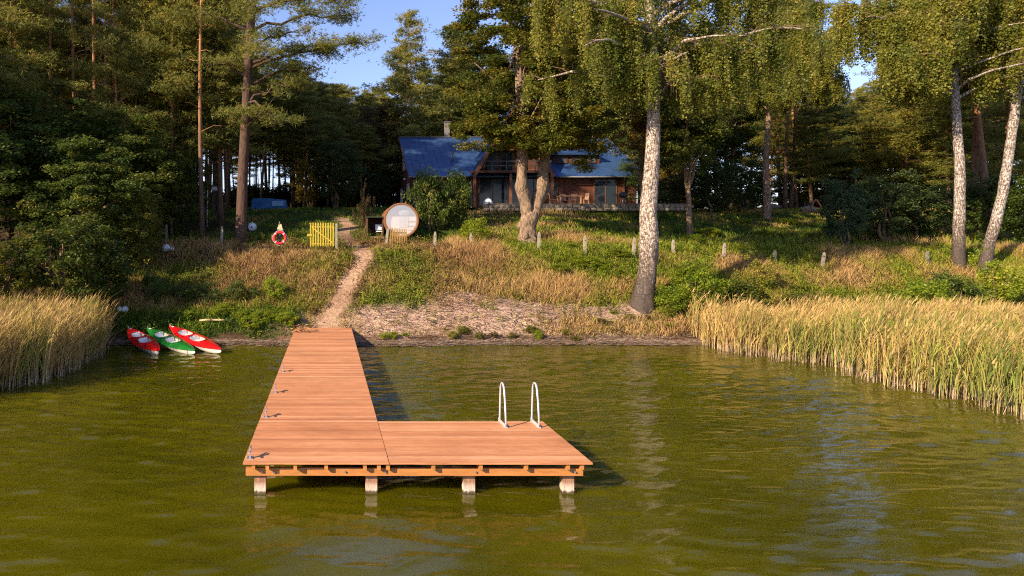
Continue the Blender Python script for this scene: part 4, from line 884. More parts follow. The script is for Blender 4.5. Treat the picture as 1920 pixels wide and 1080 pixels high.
def pine_meshes(tag_, seed, H, c0, spread, nb, dens=1.0, rad=.17, bend=.3, ln=.21, wd=.035, dead=5, top=.45, hide=0):
    """trunk and crown meshes of one pine: c0 = height where the foliage starts"""
    r = np.random.default_rng(seed); mb = MB()
    zs = np.linspace(0, H, 12); ph = r.uniform(0, 6, 2)
    P = np.stack([bend * np.sin(zs / H * 3 + ph[0]) - bend * math.sin(ph[0]), bend * np.sin(zs / H * 2.3 + ph[1]) - bend * math.sin(ph[1]), zs], -1)
    mb.tube(P, [rad * (1.25 if i == 0 else 1) * (1 - .82 * z / H) for i, z in enumerate(zs)], 8)
    def tp(z): return np.array([np.interp(z, zs, P[:, 0]), np.interp(z, zs, P[:, 1]), z])
    cen = []; tin = []
    for i in range(nb):
        f = (i + r.uniform(0, 1)) / nb; z = c0 + (H - c0) * f; prof = (1 - f) ** .62 * (.55 + .45 * min(1, f * 4)) + .10
        Lb = spread * prof * r.uniform(.6, 1.15); az = i * 2.4 + r.normal(0, .4); el = r.uniform(-.10, .30) + .5 * f
        q0 = tp(z); q1 = q0 + np.array([math.cos(az) * Lb, math.sin(az) * Lb, Lb * el]); lp = limb(q0, q1, Lb * .06, 5, Lb * .03, r)
        mb.tube(lp, [max(.012, rad * .30 * prof) * (1 - .8 * k / 4) for k in range(5)], 4, cap=False)
        npad = max(3, int(Lb * 3.2))
        for k in range(npad):
            t = .30 + .70 * (k + r.uniform(0, 1)) / npad; j = t * 4; a = int(min(3, j)); c = lp[a] * (1 - (j - a)) + lp[a + 1] * (j - a)
            side = r.normal(0, .20 * Lb ** .7, 3) * np.array([1, 1, .3]); c = c + side; m = int(r.uniform(14, 30) * dens)
            rp = r.uniform(.22, .46) * (.7 + .12 * Lb)
            cen.append(c + r.normal(0, 1, (m, 3)) * np.array([rp, rp, rp * .34])); tin.append(np.full(m, np.clip(r.normal(.5, .22), 0, 1)))
    for i in range(dead):
        z = r.uniform(c0 * .45, c0); az = r.uniform(0, 6.28); q0 = tp(z); Lb = r.uniform(.5, 2.0); q1 = q0 + np.array([math.cos(az) * Lb, math.sin(az) * Lb, r.uniform(-.5, .4)]); mb.tube(limb(q0, q1, .1, 4, .05, r), [.03, .022, .015, .008], 4, cap=False)
    cen = np.concatenate(cen); tin = np.concatenate(tin); K = 5; c = np.repeat(cen, K, 0)
    V, T = needle_tris(c, ln, wd, r)
    return mb.mesh('trunk_' + tag_), npmesh('crown_' + tag_, V, T, False, np.repeat(tin, K * 3))
def make_tree(name, label, cat, tm, cm, bark, leaf, loc, rz=0, s=(1, 1, 1), group=None, lean=(0, 0)):
    t = thing(name, label, cat, loc, rz, group); t.scale = s; t.rotation_euler = (lean[0], lean[1], rz)
    if tm is not None: link('trunk', tm, M[bark], t)
    if cm is not None: link('crown', cm, M[leaf], t)
    return t
def crown_leaves(r, clumps, rc, n, size, flat=.6, up=.6):
    C_ = []; T = []
    for c in clumps:
        m = int(n * r.uniform(.5, 1.4)); k = rc * r.uniform(.6, 1.3); d = r.normal(0, 1, (m, 3)); d /= np.linalg.norm(d, axis=1)[:, None]; d *= (r.random(m) ** .45)[:, None]
        C_.append(np.array(c) + d * k * np.array([1, 1, flat])); T.append(np.full(m, np.clip(r.normal(.5, .22), 0, 1)))
    C_ = np.concatenate(C_); T = np.concatenate(T); V, Q = leaf_quads(C_, size, up, .7, r)
    return V, Q, np.repeat(T, 4)
def ell_points(r, N, c, rad, shell=.55, lump=.25, zmin=-9):
    d = r.normal(0, 1, (N * 2, 3)); d /= np.linalg.norm(d, axis=1)[:, None]; k = 1 + lump * np.sin(d[:, 0] * 4 + r.uniform(0, 6)) * np.sin(d[:, 1] * 5 + r.uniform(0, 6)) + lump * .6 * np.sin(d[:, 2] * 6 + d[:, 0] * 7)
    u = shell + (1 - shell) * r.random(N * 2); p = d * (u * k)[:, None] * np.array(rad); p = p[p[:, 2] > zmin][:N]
    return p + np.array(c)
def broad_meshes(tag_, seed, H, rad, nclump, rc, nl, size, rx, rz, cz, flat=.6, stems=1, nlimb=10, shell=.55, lump=.25):
    r = np.random.default_rng(seed); mb = MB(); P = ell_points(r, nclump, (0, 0, cz), (rx, rx, rz), shell, lump); P[:, 2] = np.maximum(P[:, 2], .15)
    for s in range(stems):
        a = r.uniform(0, 6.28); o = .25 * (stems > 1); b0 = np.array([math.cos(a) * o, math.sin(a) * o, 0]); tp = np.array([math.cos(a) * rx * .3 * (stems > 1), math.sin(a) * rx * .3 * (stems > 1), cz + rz * .6]); mb.tube(limb(b0, tp, 0, 6, .06 * rx, r), [rad * (1 - .8 * i / 5) for i in range(6)], 7)
    for i in range(nlimb):
        q = P[r.integers(0, len(P))]; z0 = max(.1, min(q[2] * .6, cz)); mb.tube(limb((0, 0, z0), q, .1 * rx, 5, .05, r), [rad * .4 * (1 - .8 * k / 4) for k in range(5)], 5, cap=False)
    V, Q, T = crown_leaves(r, P, rc, nl, size, flat)
    return mb.mesh('trunk_' + tag_), npmesh('crown_' + tag_, V, Q, False, T)
def dens(path, rads, k=70):
    path = np.array(path, float); t = np.linspace(0, len(path) - 1, k); i = np.arange(len(path)); return np.stack([np.interp(t, i, path[:, c]) for c in range(3)], -1), list(np.interp(t, i, rads))
def roughen(me, amp, sc_, zmax=99):
    from mathutils import noise as NZ
    for v in me.vertices:
        if v.co.z < zmax: p = v.co; d = NZ.noise(Vector((p.x * sc_, p.y * sc_, p.z * sc_ * .35))) + .5 * NZ.noise(Vector((p.x * sc_ * 3, p.y * sc_ * 3, p.z * sc_))); v.co += v.normal * d * amp
    return me
# ---- the forked maple in front of the house
mx_, my_, mz_ = on(990, 38.6); r = np.random.default_rng(12); mb = MB()
def loc3(px, py, Y, o): return (px2x(px, Y) - o[0], Y - o[1], pz(py, Y) - o[2])
o = (mx_, my_, mz_)
fork = loc3(994, 402, 38.6, o)
mb.tube(*dens([(0, 0, -.3), (0, 0, .3), loc3(990, 430, 38.6, o), loc3(992, 410, 38.6, o), loc3(994, 398, 38.6, o)], [.70, .52, .46, .50, .42], 30), 28)
for i in range(7): a = r.uniform(0, 6.28); zz = r.uniform(.2, 1.9); mb.sphere((.42 * math.cos(a), .42 * math.sin(a), zz), r.uniform(.12, .22), 8, (1, 1, 1.3))
LT = [loc3(*q, o) for q in [(990, 405, 38.6), (985, 385, 38.5), (978, 350, 38.4), (980, 300, 38.4), (979, 250, 38.5), (975, 180, 38.6), (968, 90, 38.8), (965, -30, 39)]]
RT = [loc3(*q, o) for q in [(998, 408, 38.6), (1007, 385, 38.7), (1016, 350, 38.8), (1020, 310, 38.9), (1027, 265, 39), (1036, 200, 39.2), (1050, 120, 39.4), (1062, 0, 39.6)]]
mb.tube(*dens(LT, [.36, .34, .31, .29, .27, .23, .16, .08]), 20); mb.tube(*dens(RT, [.36, .34, .32, .29, .26, .22, .16, .08]), 20)
cl = []
def env(z): return np.interp(z, [5.0, 5.6, 7, 10, 14, 17, 20, 22], [1.6, 3.0, 4.3, 4.9, 4.6, 3.8, 2.6, .8])
for i in range(900):
    z = r.uniform(5.3, 21.5); a = r.uniform(0, 6.28); rr_ = env(z) * (r.random() ** .5) * (1 + .16 * math.sin(a * 3 + z)); zz = z + .35 * math.cos(a * 2 + z * 1.1) - .10 * rr_
    cl.append((rr_ * math.cos(a) + .2, rr_ * math.sin(a), zz))
cl += [(x_ + r.normal(0, .3), y_ + r.normal(0, .5), z_ + r.normal(0, .25)) for x_, y_, z_ in [(px2x(p, 38) - mx_, -1.2, pz(q, 38) - mz_) for p, q in [(880, 240), (905, 222), (930, 236), (1010, 250), (1050, 262), (1075, 250), (1095, 280), (1110, 262), (1120, 292), (1086, 300), (880, 215), (900, 200), (1040, 240), (960, 240)]] for _ in range(3)]
for i in range(26): q = cl[r.integers(0, len(cl))]; base = (LT, RT)[i % 2]; bq = base[4 + i % 3]; mb.tube(limb(bq, q, .3, 5, .12, r), [.10, .08, .06, .04, .015], 5, cap=False)
V, Q, T = crown_leaves(r, cl, .62, 175, .16, .42, .9)
make_tree('maple_tree', 'big forked maple with a knobbly double trunk in front of the wooden house', 'tree', roughen(mb.mesh('trunk_maple'), .12, 2.2, 9), npmesh('crown_maple', V, Q, False, T), 'bark', 'maple', o)
# ---- birches with hanging strands
def birch(name, label, path, rads, zlo, zhi, nlimb, reach, strands, leafn, seed, o, bark, leafm, extra=(), zcut=6, side=None, size=.10, lw=.6):
    r = np.random.default_rng(seed); mb = MB(); tb = MB(); mb.tube(*dens(path, rads, 90), 24); path = np.array(path); ends = []
    def tp(z): return np.array([np.interp(z, path[:, 2], path[:, 0]), np.interp(z, path[:, 2], path[:, 1]), z])
    L_ = []
    for i in range(nlimb):
        z = zlo + (zhi - zlo) * ((i + r.random()) / nlimb) ** 1.1; f = (z - zlo) / (zhi - zlo); az = i * 2.4 + r.normal(0, .3); Lb = reach * (1 - .62 * f) * r.uniform(.65, 1.1); q0 = tp(z)
        q1 = q0 + np.array([math.cos(az) * Lb, math.sin(az) * Lb, Lb * r.uniform(.05, .45)]); L_.append(limb(q0, q1, Lb * .12, 7, .08, r)); mb.tube(L_[-1], [max(.02, rads[0] * .26 * (1 - .6 * f)) * (1 - .85 * k / 6) for k in range(7)], 6, cap=False)
    for e in extra: p = limb(e[0], e[1], e[2], 7, .05, r); L_ += [p] * e[3]; mb.tube(p, [e[4] * (1 - .7 * k / 6) for k in range(7)], 7, cap=False)
    sub = []                                                             # side branches
    for p in L_:
        for k in range(7):
            t = r.uniform(.25, 1) * 6; a = int(min(5, t)); c = p[a] * (1 - (t - a)) + p[a + 1] * (t - a); d = r.normal(0, 1, 3) * np.array([1, 1, .25]); d = d / np.linalg.norm(d) * r.uniform(.5, 1.7); q = limb(c, c + d, .12, 4); sub.append(q)
            tb.tube(q, [.022, .018, .012, .006], 4, cap=False)
    S = [];  T = []; tw = []
    GR = 9; dxg = r.normal(0, .16, 2); c0 = None
    for i in range(strands):
        if i % GR == 0: q0 = sub[r.integers(0, len(sub))]; gl_ = r.uniform(.6, 3.4); gt = r.normal(.5, .26); dxg = r.normal(0, .16, 2); k0 = r.uniform(.2, 1) * 3; a = int(min(2, k0)); c0 = q0[a] * (1 - (k0 - a)) + q0[a + 1] * (k0 - a)
        q = sub[r.integers(0, len(sub))]; t = r.uniform(.2, 1) * 3; a = int(min(2, t)); c = c0 + r.normal(0, .17, 3) * np.array([1, 1, .5])
        Ls = gl_ * r.uniform(.6, 1.1); Ls = min(Ls, max(.3, c[2] - zcut - r.uniform(0, 1.2))); m = max(6, int(leafn * Ls / 2)); u = np.sort(r.random(m)); dx = dxg + r.normal(0, .05, 2)
        pts = c + np.stack([dx[0] * u * Ls * .6, dx[1] * u * Ls * .6, -u * Ls + .12 * np.sin(u * 3)], -1); S.append(pts + r.normal(0, .085, (m, 3))); T.append(np.full(m, np.clip(gt + r.normal(0, .1), 0, 1)))
        tw.append((c, c + np.array([dx[0] * Ls * .6, dx[1] * Ls * .6, -Ls])))
    for a, b in tw[::3]: tb.tube([a, (a + b) / 2, b], [.007, .006, .004], 3, cap=False)
    S = np.concatenate(S); T = np.concatenate(T); tx = np.interp(S[:, 2], path[:, 2], path[:, 0]); ty = np.interp(S[:, 2], path[:, 2], path[:, 1])
    kp_ = ~((np.abs(S[:, 0] - tx) < .42) & (S[:, 1] < ty) & (np.sin(S[:, 2] * 1.7) + r.normal(0, .3, len(S)) < .75)); S, T = S[kp_], T[kp_]; V, Q = leaf_quads(S, size, .1, .75, r)
    t = make_tree(name, label, 'tree', roughen(mb.mesh('trunk_' + str(seed)), .07 if seed == 21 else .03, 3.0, 9), npmesh('crown_' + str(seed), V, Q, False, np.repeat(T, 4)), bark, leafm, o)
    tb.build('twigs', M['twig'], t); return t
Yb = 30.9; o = on(1203, Yb); o = (o[0], o[1], o[2] - .1)
path = [loc3(px, py, Yb, o) for px, py in [(1203, 580), (1206, 562), (1210, 535), (1215, 500), (1217, 450), (1216, 400), (1219, 340), (1223, 280), (1225, 220), (1226, 160), (1222, 90), (1216, 10), (1212, -100), (1214, -240), (1220, -370)]]
path[0] = (path[0][0], path[0][1], -.3)
ex = [(loc3(1224, 120, Yb, o), loc3(1545, 60, 29.5, o), .6, 5, .09), (loc3(1228, 135, Yb, o), loc3(1300, 84, 30.5, o), .1, 1, .13), (loc3(1298, 84, 30.5, o), loc3(1440, 92, 30.0, o), .15, 5, .10), (loc3(1362, 92, 30.2, o), loc3(1368, 130, 30.2, o), .1, 1, .05),
      (loc3(1222, 115, Yb, o), loc3(1150, 50, 30.2, o), .2, 2, .14), (loc3(1220, 60, Yb, o), loc3(1020, -10, 30.6, o), .5, 6, .13), (loc3(1226, 190, Yb, o), loc3(1290, 150, 29.6, o), .3, 3, .10), (loc3(1222, 100, Yb, o), loc3(1120, 70, 29.8, o), .4, 5, .1),
      (loc3(1224, 60, Yb, o), loc3(1520, -30, 31, o), .6, 5, .14), (loc3(1224, 170, Yb, o), loc3(1175, 110, 29.5, o), .3, 3, .09), (loc3(1230, 130, Yb, o), loc3(1370, 150, 32, o), .4, 5, .1), (loc3(1222, 30, Yb, o), loc3(1080, 10, 29.5, o), .3, 4, .1)]
birch('birch_tree', 'largest birch with thick pale cracked bark at the waterside and hanging golden-green foliage', path, [.60, .50, .44, .40, .385, .37, .34, .31, .29, .26, .23, .20, .15, .10, .04], 9.5, 18.5, 30, 5.6, 3150, 66, 21, o, 'birchbark', 'birch', ex, 8.3)
o = on(1797, 37.0); path = [loc3(px, py, 37, o) for px, py in [(1797, 485), (1797, 455), (1799, 400), (1800, 330), (1797, 270), (1792, 210), (1789, 140), (1786, 60), (1782, -40), (1780, -160)]]; path[0] = (path[0][0], 0, -.3)
birch('birch_tree', 'straight white-stemmed birch at the right, left of the leaning one', path, [.34, .28, .25, .23, .21, .20, .18, .15, .10, .05], 9.0, 17, 26, 5.2, 2700, 66, 22, o, 'birchbark2', 'birch', [(loc3(1788, 120, 37, o), loc3(1640, 30, 36, o), .5, 6, .1), (loc3(1788, 100, 37, o), loc3(1700, 110, 35, o), .5, 5, .08), (loc3(1785, 60, 37, o), loc3(1575, 20, 37, o), .6, 7, .09), (loc3(1785, 20, 37, o), loc3(1600, -60, 38, o), .8, 6, .09), (loc3(1795, 180, 37, o), loc3(1690, 130, 38, o), .5, 4, .06)], 8.6, size=.12)
o = on(1846, 36.6); path = [loc3(px, py, 36.6, o) for px, py in [(1845, 490), (1852, 465), (1866, 420), (1880, 365), (1890, 300), (1900, 230), (1911, 150), (1925, 60), (1940, -40), (1950, -160)]]; path[0] = (path[0][0], 0, -.3)
birch('birch_tree', 'white birch leaning to the right at the right edge', path, [.32, .26, .24, .23, .21, .20, .18, .15, .10, .05], 9.0, 17, 22, 4.6, 1400, 66, 23, o, 'birchbark2', 'birch', [], 8.8, size=.12)
# ---- individual broadleaf trees and bushes
BM = {}
BM['round'] = broad_meshes('round', 31, 6, .10, 150, .40, 120, .13, 1.9, 2.3, 2.6, .7, 3, 12)
BM['bush'] = broad_meshes('bush', 32, 2, .04, 70, .26, 90, .085, .9, .75, .75, .75, 4, 10)
BM['wild'] = broad_meshes('wild', 33, 2, .03, 70, .20, 60, .08, .95, .85, .7, .9, 5, 14, .3, .5)
BM['big'] = broad_meshes('big', 34, 12, .2, 330, .62, 120, .17, 3.6, 4.6, 5.2, .5, 1, 16)
BM['tall'] = broad_meshes('tall', 35, 16, .22, 260, .7, 130, .18, 3.2, 5.2, 9.2, .5, 1, 16)
def plant(kind, name, label, cat, px, Y, s, leaf, rz=0, group=None, dz=0, bark='twig', x=None):
    tm, cm = BM[kind]; X_ = px2x(px, Y) if x is None else x; loc = (X_, Y, float(gz(X_, Y)) + dz)
    t = thing(name, label, cat, loc, rz, group); t.scale = s if isinstance(s, tuple) else (s, s, s)
    for nm, me, mt in (('trunk', tm, bark), ('crown', cm, leaf)):
        ob = bpy.data.objects.new(nm, me.copy() if False else me); C.objects.link(ob); ob.parent = t
        if len(me.materials) == 0: me.materials.append(None)
        ob.material_slots[0].link = 'OBJECT'; ob.material_slots[0].material = M[mt]
    return t
P_ = plant
P_('big', 'hazel_tree', 'dark green broadleaf tree above the left reeds at the picture edge', 'tree', -40, 34, (1.1, 1.0, .85), 'dark_leaf', .4)
P_('big', 'hazel_tree', 'dark rounded broadleaf tree second from the left edge behind the sunlit bush', 'tree', 110, 36, (1.05, 1.0, .75), 'dark_leaf', 2.0)
P_('big', 'hazel_tree', 'dark broadleaf tree left of the two white balls', 'tree', 235, 38, (.95, .95, .75), 'dark_leaf', 3.6)
P_('big', 'hazel_tree', 'broad dark hazel dropping to the bank left of the pair of white balls', 'tree', 165, 33.2, (.8, .7, .62), 'dark_leaf', 2.7)
P_('round', 'elder_bush', 'dark leafy bush reaching the ground right behind the leftmost fence post', 'bush', 330, 40.5, (1.1, 1, 1.15), 'dark_leaf', 1.6)
P_('round', 'elder_bush', 'tall sunlit bush rising over the left reeds', 'bush', 105, 28.6, (1.15, .9, 1.0), 'maple', .3)
P_('round', 'elder_bush', 'rounded dark bush between left reeds and kayaks', 'bush', 190, 30.2, (.85, .8, .72), 'dark_leaf', 2.3)
P_('round', 'elder_bush', 'sunlit bush at the very left edge above the reeds', 'bush', 0, 28.0, (1.1, .9, .75), 'maple', 4.3)
P_('round', 'elder_bush', 'bush with pale young leaves left of the leftmost fence post', 'bush', 262, 33.6, (.62, .6, .8), 'maple', 5.0)
P_('big', 'hazel_tree', 'tall dark broadleaf tree between the leaning pine and the thin pine', 'tree', 300, 46, (1.0, 1, .8), 'dark_leaf', 5.2)
P_('big', 'hazel_tree', 'dark broadleaf tree behind the others at the far left', 'tree', 30, 44, (1.2, 1.1, .85), 'dark_leaf', 5.9)
P_('big', 'hazel_tree', 'dark broadleaf tree behind the leaning pine', 'tree', 170, 46, (1.1, 1.1, .8), 'dark_leaf', .9)
P_('tall', 'bird_cherry', 'reddish-brown turning broadleaf tree left of the blue roof', 'tree', 722, 64, (.85, .85, .72), 'brown_leaf', 1)
P_('round', 'dark_shrub', 'big dark rounded shrub at the lawn edge left of the house', 'bush', 636, 55, (1.25, 1.1, 1.2), 'spruce', 2)
P_('round', 'hazel_bush', 'yellowing shrub glowing at the forest edge left of the dark shrub', 'bush', 583, 56, (.75, .8, .86), 'yellow_leaf', 3)
P_('bush', 'lilac_bush', 'dense green shrub beside the barrel sauna in front of the left wing', 'bush', 812, 42.5, (1.55, 1.3, 2.5), 'dark_leaf', 3, dz=-.15)
P_('bush', 'lilac_bush', 'darker right half of the shrub mass in front of the left wing', 'bush', 852, 43.5, (1.35, 1.3, 2.3), 'dark_leaf', 5, dz=-.15)
P_('bush', 'hawthorn_bush', 'bright leafed shrub on the bank swallowing a fence post', 'bush', 885, 38.0, (1.35, 1.0, 1.15), 'bright_leaf', 1, dz=-.3)
P_('wild', 'wild_rose', 'tall thin shrub with bare stems left of the dark shelter', 'bush', 683, 42, (.5, .5, 1.7), 'brown_leaf', 2)
P_('bush', 'alder_bush', 'lush bright green bush right below the big birch', 'bush', 1302, 31.0, (1.65, 1.2, 1.75), 'bright_leaf', 1, dz=-.3)
P_('bush', 'alder_bush', 'low bright green bush between the big birch and the right reeds', 'bush', 1262, 30.2, (1.0, .9, 1.0), 'bright_leaf', 4, dz=-.2)
P_('bush', 'alder_bush', 'olive green bush behind the near end of the right reeds', 'bush', 1400, 31.6, (1.3, 1.2, 1.15), 'maple', 4, dz=-.2)
P_('wild', 'willow_bush', 'yellow-green weedy shrub in the middle of the right slope', 'bush', 1425, 34.4, (1.2, 1.0, 1.2), 'birch', 2, dz=-.2)
P_('bush', 'willow_bush', 'low dark green shrub behind the middle of the right reeds', 'bush', 1500, 32, (1.3, 1.2, .85), 'maple', 1, dz=-.2)
P_('bush', 'willow_bush', 'small green shrub left of the bright bush at the far end of the right reeds', 'bush', 1590, 31.6, (1.0, 1, .7), 'maple', 3, dz=-.2)
P_('bush', 'willow_bush', 'bright green leafy bush behind the reeds below the white birches', 'bush', 1722, 31.6, (1.45, 1.2, 1.35), 'bright_leaf', 0, dz=-.1)
P_('bush', 'willow_bush', 'dark green bush behind the reeds right below the white birches', 'bush', 1790, 32.4, (1.3, 1.2, 1.4), 'dark_leaf', 2, dz=-.1)
P_('wild', 'willow_bush', 'thin yellow-green shrub at the foot of the leaning birch', 'bush', 1870, 33.4, (1.5, 1.2, 1.7), 'bright_leaf', 2, dz=-.1)
P_('round', 'juniper_bush', 'tall dark bluish juniper on the right slope behind the leaning fence post', 'bush', 1590, 39.5, (.62, .7, .85), 'blue_leaf', 2)
P_('round', 'juniper_bush', 'broad dark bush between the juniper and the boulder', 'bush', 1655, 41.5, (1.1, .9, .82), 'spruce', 3)
P_('round', 'juniper_bush', 'dark bush under the two white birch stems', 'bush', 1725, 43, (1.0, .9, .72), 'spruce', 1)
P_('round', 'juniper_bush', 'dark leafy bush between the two white birch stems', 'bush', 1838, 42, (.95, .9, .85), 'dark_leaf', 5)
P_('round', 'juniper_bush', 'dark leafy bush at the right edge beyond the leaning birch', 'bush', 1925, 41, (1.1, .9, .95), 'dark_leaf', 4)
P_('tall', 'linden_tree', 'yellowing broadleaf tree behind the big birch at the end of the house', 'tree', 1150, 46.5, (.75, .75, .88), 'yellow_leaf', 4, bark='bark', dz=1.0, x=px2x(1208, 46.5))
P_('tall', 'linden_tree', 'slender broadleaf tree with a straight brown trunk right of the big birch', 'tree', 1293, 43.2, (.85, .85, .95), 'maple', 2.2, bark='bark')
P_('tall', 'linden_tree', 'dark broadleaf tree right of the slender brown trunk', 'tree', 1362, 55, (.8, .8, .8), 'dark_leaf', 1.2, bark='bark')
P_('tall', 'linden_tree', 'dark broadleaf tree behind the maple crown and the house ridge', 'tree', 905, 69, (1.15, 1.1, 1.2), 'dark_leaf', .2, bark='bark')
P_('tall', 'linden_tree', 'tall dark broadleaf tree rising behind the steep gable', 'tree', 1050, 71, (1.4, 1.2, 1.45), 'dark_leaf', 3.2, bark='bark')
P_('tall', 'linden_tree', 'dark broadleaf tree behind the right end of the roof', 'tree', 1185, 69, (1.4, 1.2, 1.35), 'dark_leaf', 2.2, bark='bark')
P_('round', 'yew_bush', 'dark rounded bush right of the stone wall', 'bush', 1340, 50.5, (1.0, 1, .85), 'spruce', 1)
P_('round', 'yew_bush', 'broad dark bush on the lawn left of the pine pair', 'bush', 1400, 51.5, (1.0, 1, .75), 'spruce', 2)
P_('round', 'yew_bush', 'orange tinted bush glimpsed between the big birch and the brown trunk', 'bush', 1262, 57, (.9, .9, .9), 'yellow_leaf', 4)
P_('round', 'yew_bush', 'dark bush below the orange tinted bush', 'bush', 1248, 53.5, (.8, .8, .55), 'spruce', 4)
P_('round', 'yew_bush', 'bush with green-yellow leaves in the forest edge left of the marker pole', 'bush', 1500, 60, (1.2, 1, .95), 'maple', 4)
P_('round', 'yew_bush', 'dark spruce-like bush behind the marker pole', 'bush', 1590, 60, (1.1, 1, 1.7), 'spruce', 4)
P_('round', 'yew_bush', 'yellow-green bush beyond the lawn left of the white birches', 'bush', 1760, 56, (1.2, 1, .8), 'bright_leaf', 4)
P_('wild', 'fern_clump', 'dry bush with reddish leaves by the path gate', 'bush', 524, 35.3, (.6, .5, .45), 'brown_leaf', 0, dz=-.1)
# low green herbs along the left shore
rr = random.Random(8); H_ = [(295, 31.6), (330, 31.8), (368, 31.5), (404, 31.3), (440, 31.4), (478, 31.6), (512, 31.5), (455, 30.0), (490, 29.7), (520, 29.9), (538, 29.5), (352, 30.4), (415, 30.5), (280, 32.8), (468, 29.4)]
for i, (px, Y) in enumerate(H_): P_('wild' if i % 2 else 'bush', 'nettle_patch', 'low green herb clump on the shore between the kayaks and the jetty', 'plant', px, Y, (rr.uniform(.5, .8), .5, rr.uniform(.5, .75) if Y > 31 else rr.uniform(.3, .45)), 'dark_leaf' if px < 480 and Y > 31 else 'bright_leaf', rr.uniform(0, 6), 'green herb clumps on the left shore', -.08)
for i, (px, py) in enumerate([(1045, 510), (1075, 490), (1110, 505), (1150, 515), (1060, 470), (1120, 455), (1160, 480), (1240, 470), (1300, 460), (1380, 470), (1330, 440), (1430, 440), (1480, 420), (1395, 420), (1205, 460), (1030, 490)]):
    X_, Y_, Z_ = hit(px, py); P_('wild' if i % 2 else 'bush', 'weed_clump', 'leafy yellow-green weed clump on the slope around the fence posts', 'plant', px, Y_, (rr.uniform(.6, 1.1), .7, rr.uniform(.3, .5)), 'bright_leaf', rr.uniform(0, 6), 'leafy weed clumps on the slope', -.1)
for i, (px, py) in enumerate([(738, 633), (722, 636), (760, 630), (850, 634), (900, 636), (925, 632), (1010, 636), (1060, 628), (1080, 640), (1130, 610), (1150, 588), (1180, 596), (1000, 627), (1215, 600), (1255, 615), (870, 626), (960, 634)]):
    X_, Y_, Z_ = hit(px, py, 28.2); P_('wild' if i % 3 else 'bush', 'shore_tuft', 'small green tuft on the eroded waterside edge right of the jetty', 'plant', px, Y_, (rr.uniform(.22, .42), .25, rr.uniform(.14, .28)), ('maple', 'brown_leaf', 'bright_leaf', 'birch')[i % 4] if px > 765 else 'bright_leaf', rr.uniform(0, 6), 'tufts along the waterside edge', -.04)
# ---- pines near the house and shore
PM = {'a': pine_meshes('a', 41, 21, 10.5, 3.1, 40, 1.7, wd=.045), 'b': pine_meshes('b', 42, 19, 8.0, 3.2, 44, 1.7, bend=.5, wd=.045), 'c': pine_meshes('c', 43, 17, 3.0, 3.4, 64, 1.5, rad=.15, wd=.045),
      'd': pine_meshes('d', 44, 20, 5.0, 3.8, 58, 1.6, rad=.18, bend=.4, wd=.045), 'e': pine_meshes('e', 45, 22, 12.5, 2.9, 34, 1.7, rad=.15, bend=.35, dead=9, wd=.045),
      's': pine_meshes('s', 46, 13, .6, 2.6, 80, 1.4, rad=.12, bend=.1, ln=.2)}
for k in PM: PM[k][0].materials.append(M['pinebark']); PM[k][1].materials.append(M['spruce' if k == 's' else 'pine'])
def pine(kind, label, px, Y, s=1.0, rz=0, lean=(0, 0), group=None, x=None, name='pine_tree'):
    X_ = px2x(px, Y) if x is None else x; t = thing(name, label, 'tree', (X_, Y, float(gz(X_, Y)) - .1), rz, group)
    t.rotation_euler = (lean[0], lean[1], rz); t.scale = s if isinstance(s, tuple) else (s, s, s); link('trunk', PM[kind][0], None, t); link('crown', PM[kind][1], None, t); return t
# big old pine with a thick straight trunk at px 460, built on its own
o = on(452, 38.2); r = np.random.default_rng(77); mb = MB()
path = [loc3(px, py, 38.2, o) for px, py in [(451, 462), (452, 440), (453, 400), (455, 330), (459, 250), (463, 170), (468, 80), (474, 0), (480, -90), (484, -200), (488, -300)]]; path[0] = (path[0][0], 0, -.3)
mb.tube(path, [.40, .34, .31, .29, .27, .25, .24, .22, .18, .12, .05], 12); cen = []; tin = []
LB = [((462, 200), (560, 150), 37.5), ((464, 160), (610, 130), 38.5), ((466, 120), (625, 95), 38), ((467, 100), (560, 60), 37), ((470, 60), (660, 30), 38.2), ((472, 20), (650, 0), 37.6), ((474, -20), (690, -30), 38.5), ((462, 190), (520, 230), 36.8), ((466, 130), (700, 80), 37.4), ((464, 150), (380, 120), 37.4), ((470, 60), (350, 30), 38.8), ((473, 10), (380, -30), 37.8), ((476, -60), (600, -120), 38), ((478, -100), (390, -160), 38), ((482, -180), (560, -220), 38), ((482, -180), (420, -240), 38.6), ((468, 90), (500, 110), 34.8), ((472, 30), (470, 20), 34.5), ((476, -40), (500, -60), 41.5), ((480, -120), (480, -140), 35.5), ((466, 110), (440, 80), 41.5), ((486, -260), (500, -330), 38), ((459, 215), (430, 235), 36)]
for (a, b, Yt) in LB:
    p = limb(loc3(*a, 38.2, o), loc3(*b, Yt, o), .35, 8, .10, r); Lb = np.linalg.norm(p[-1] - p[0]); mb.tube(p, [.085 * (1 - .85 * k / 7) + .008 for k in range(8)], 6, cap=False)
    for k in range(int(Lb * 3.0)):
        t = r.uniform(.35, 1.02) * 7; a_ = int(min(6, t)); c = p[a_] * (1 - (t - a_)) + p[a_ + 1] * (t - a_); e = c + r.normal(0, .45, 3) * np.array([1, 1, .45]); mb.tube([c, (c + e) / 2 + np.array([0, 0, .05]), e], [.02, .014, .008], 4, cap=False)
        m = int(r.uniform(34, 70)); rp = r.uniform(.22, .5); cen.append(e + r.normal(0, 1, (m, 3)) * np.array([rp, rp, rp * .36])); tin.append(np.full(m, np.clip(r.normal(.4, .2), 0, 1)))
mb.tube(limb(loc3(459, 235, 38.2, o), loc3(522, 172, 37, o), -.25, 6, .04, r), [.05, .045, .04, .03, .02, .008], 6)
cen = np.concatenate(cen); V, T = needle_tris(np.repeat(cen, 5, 0), .22, .03, r)
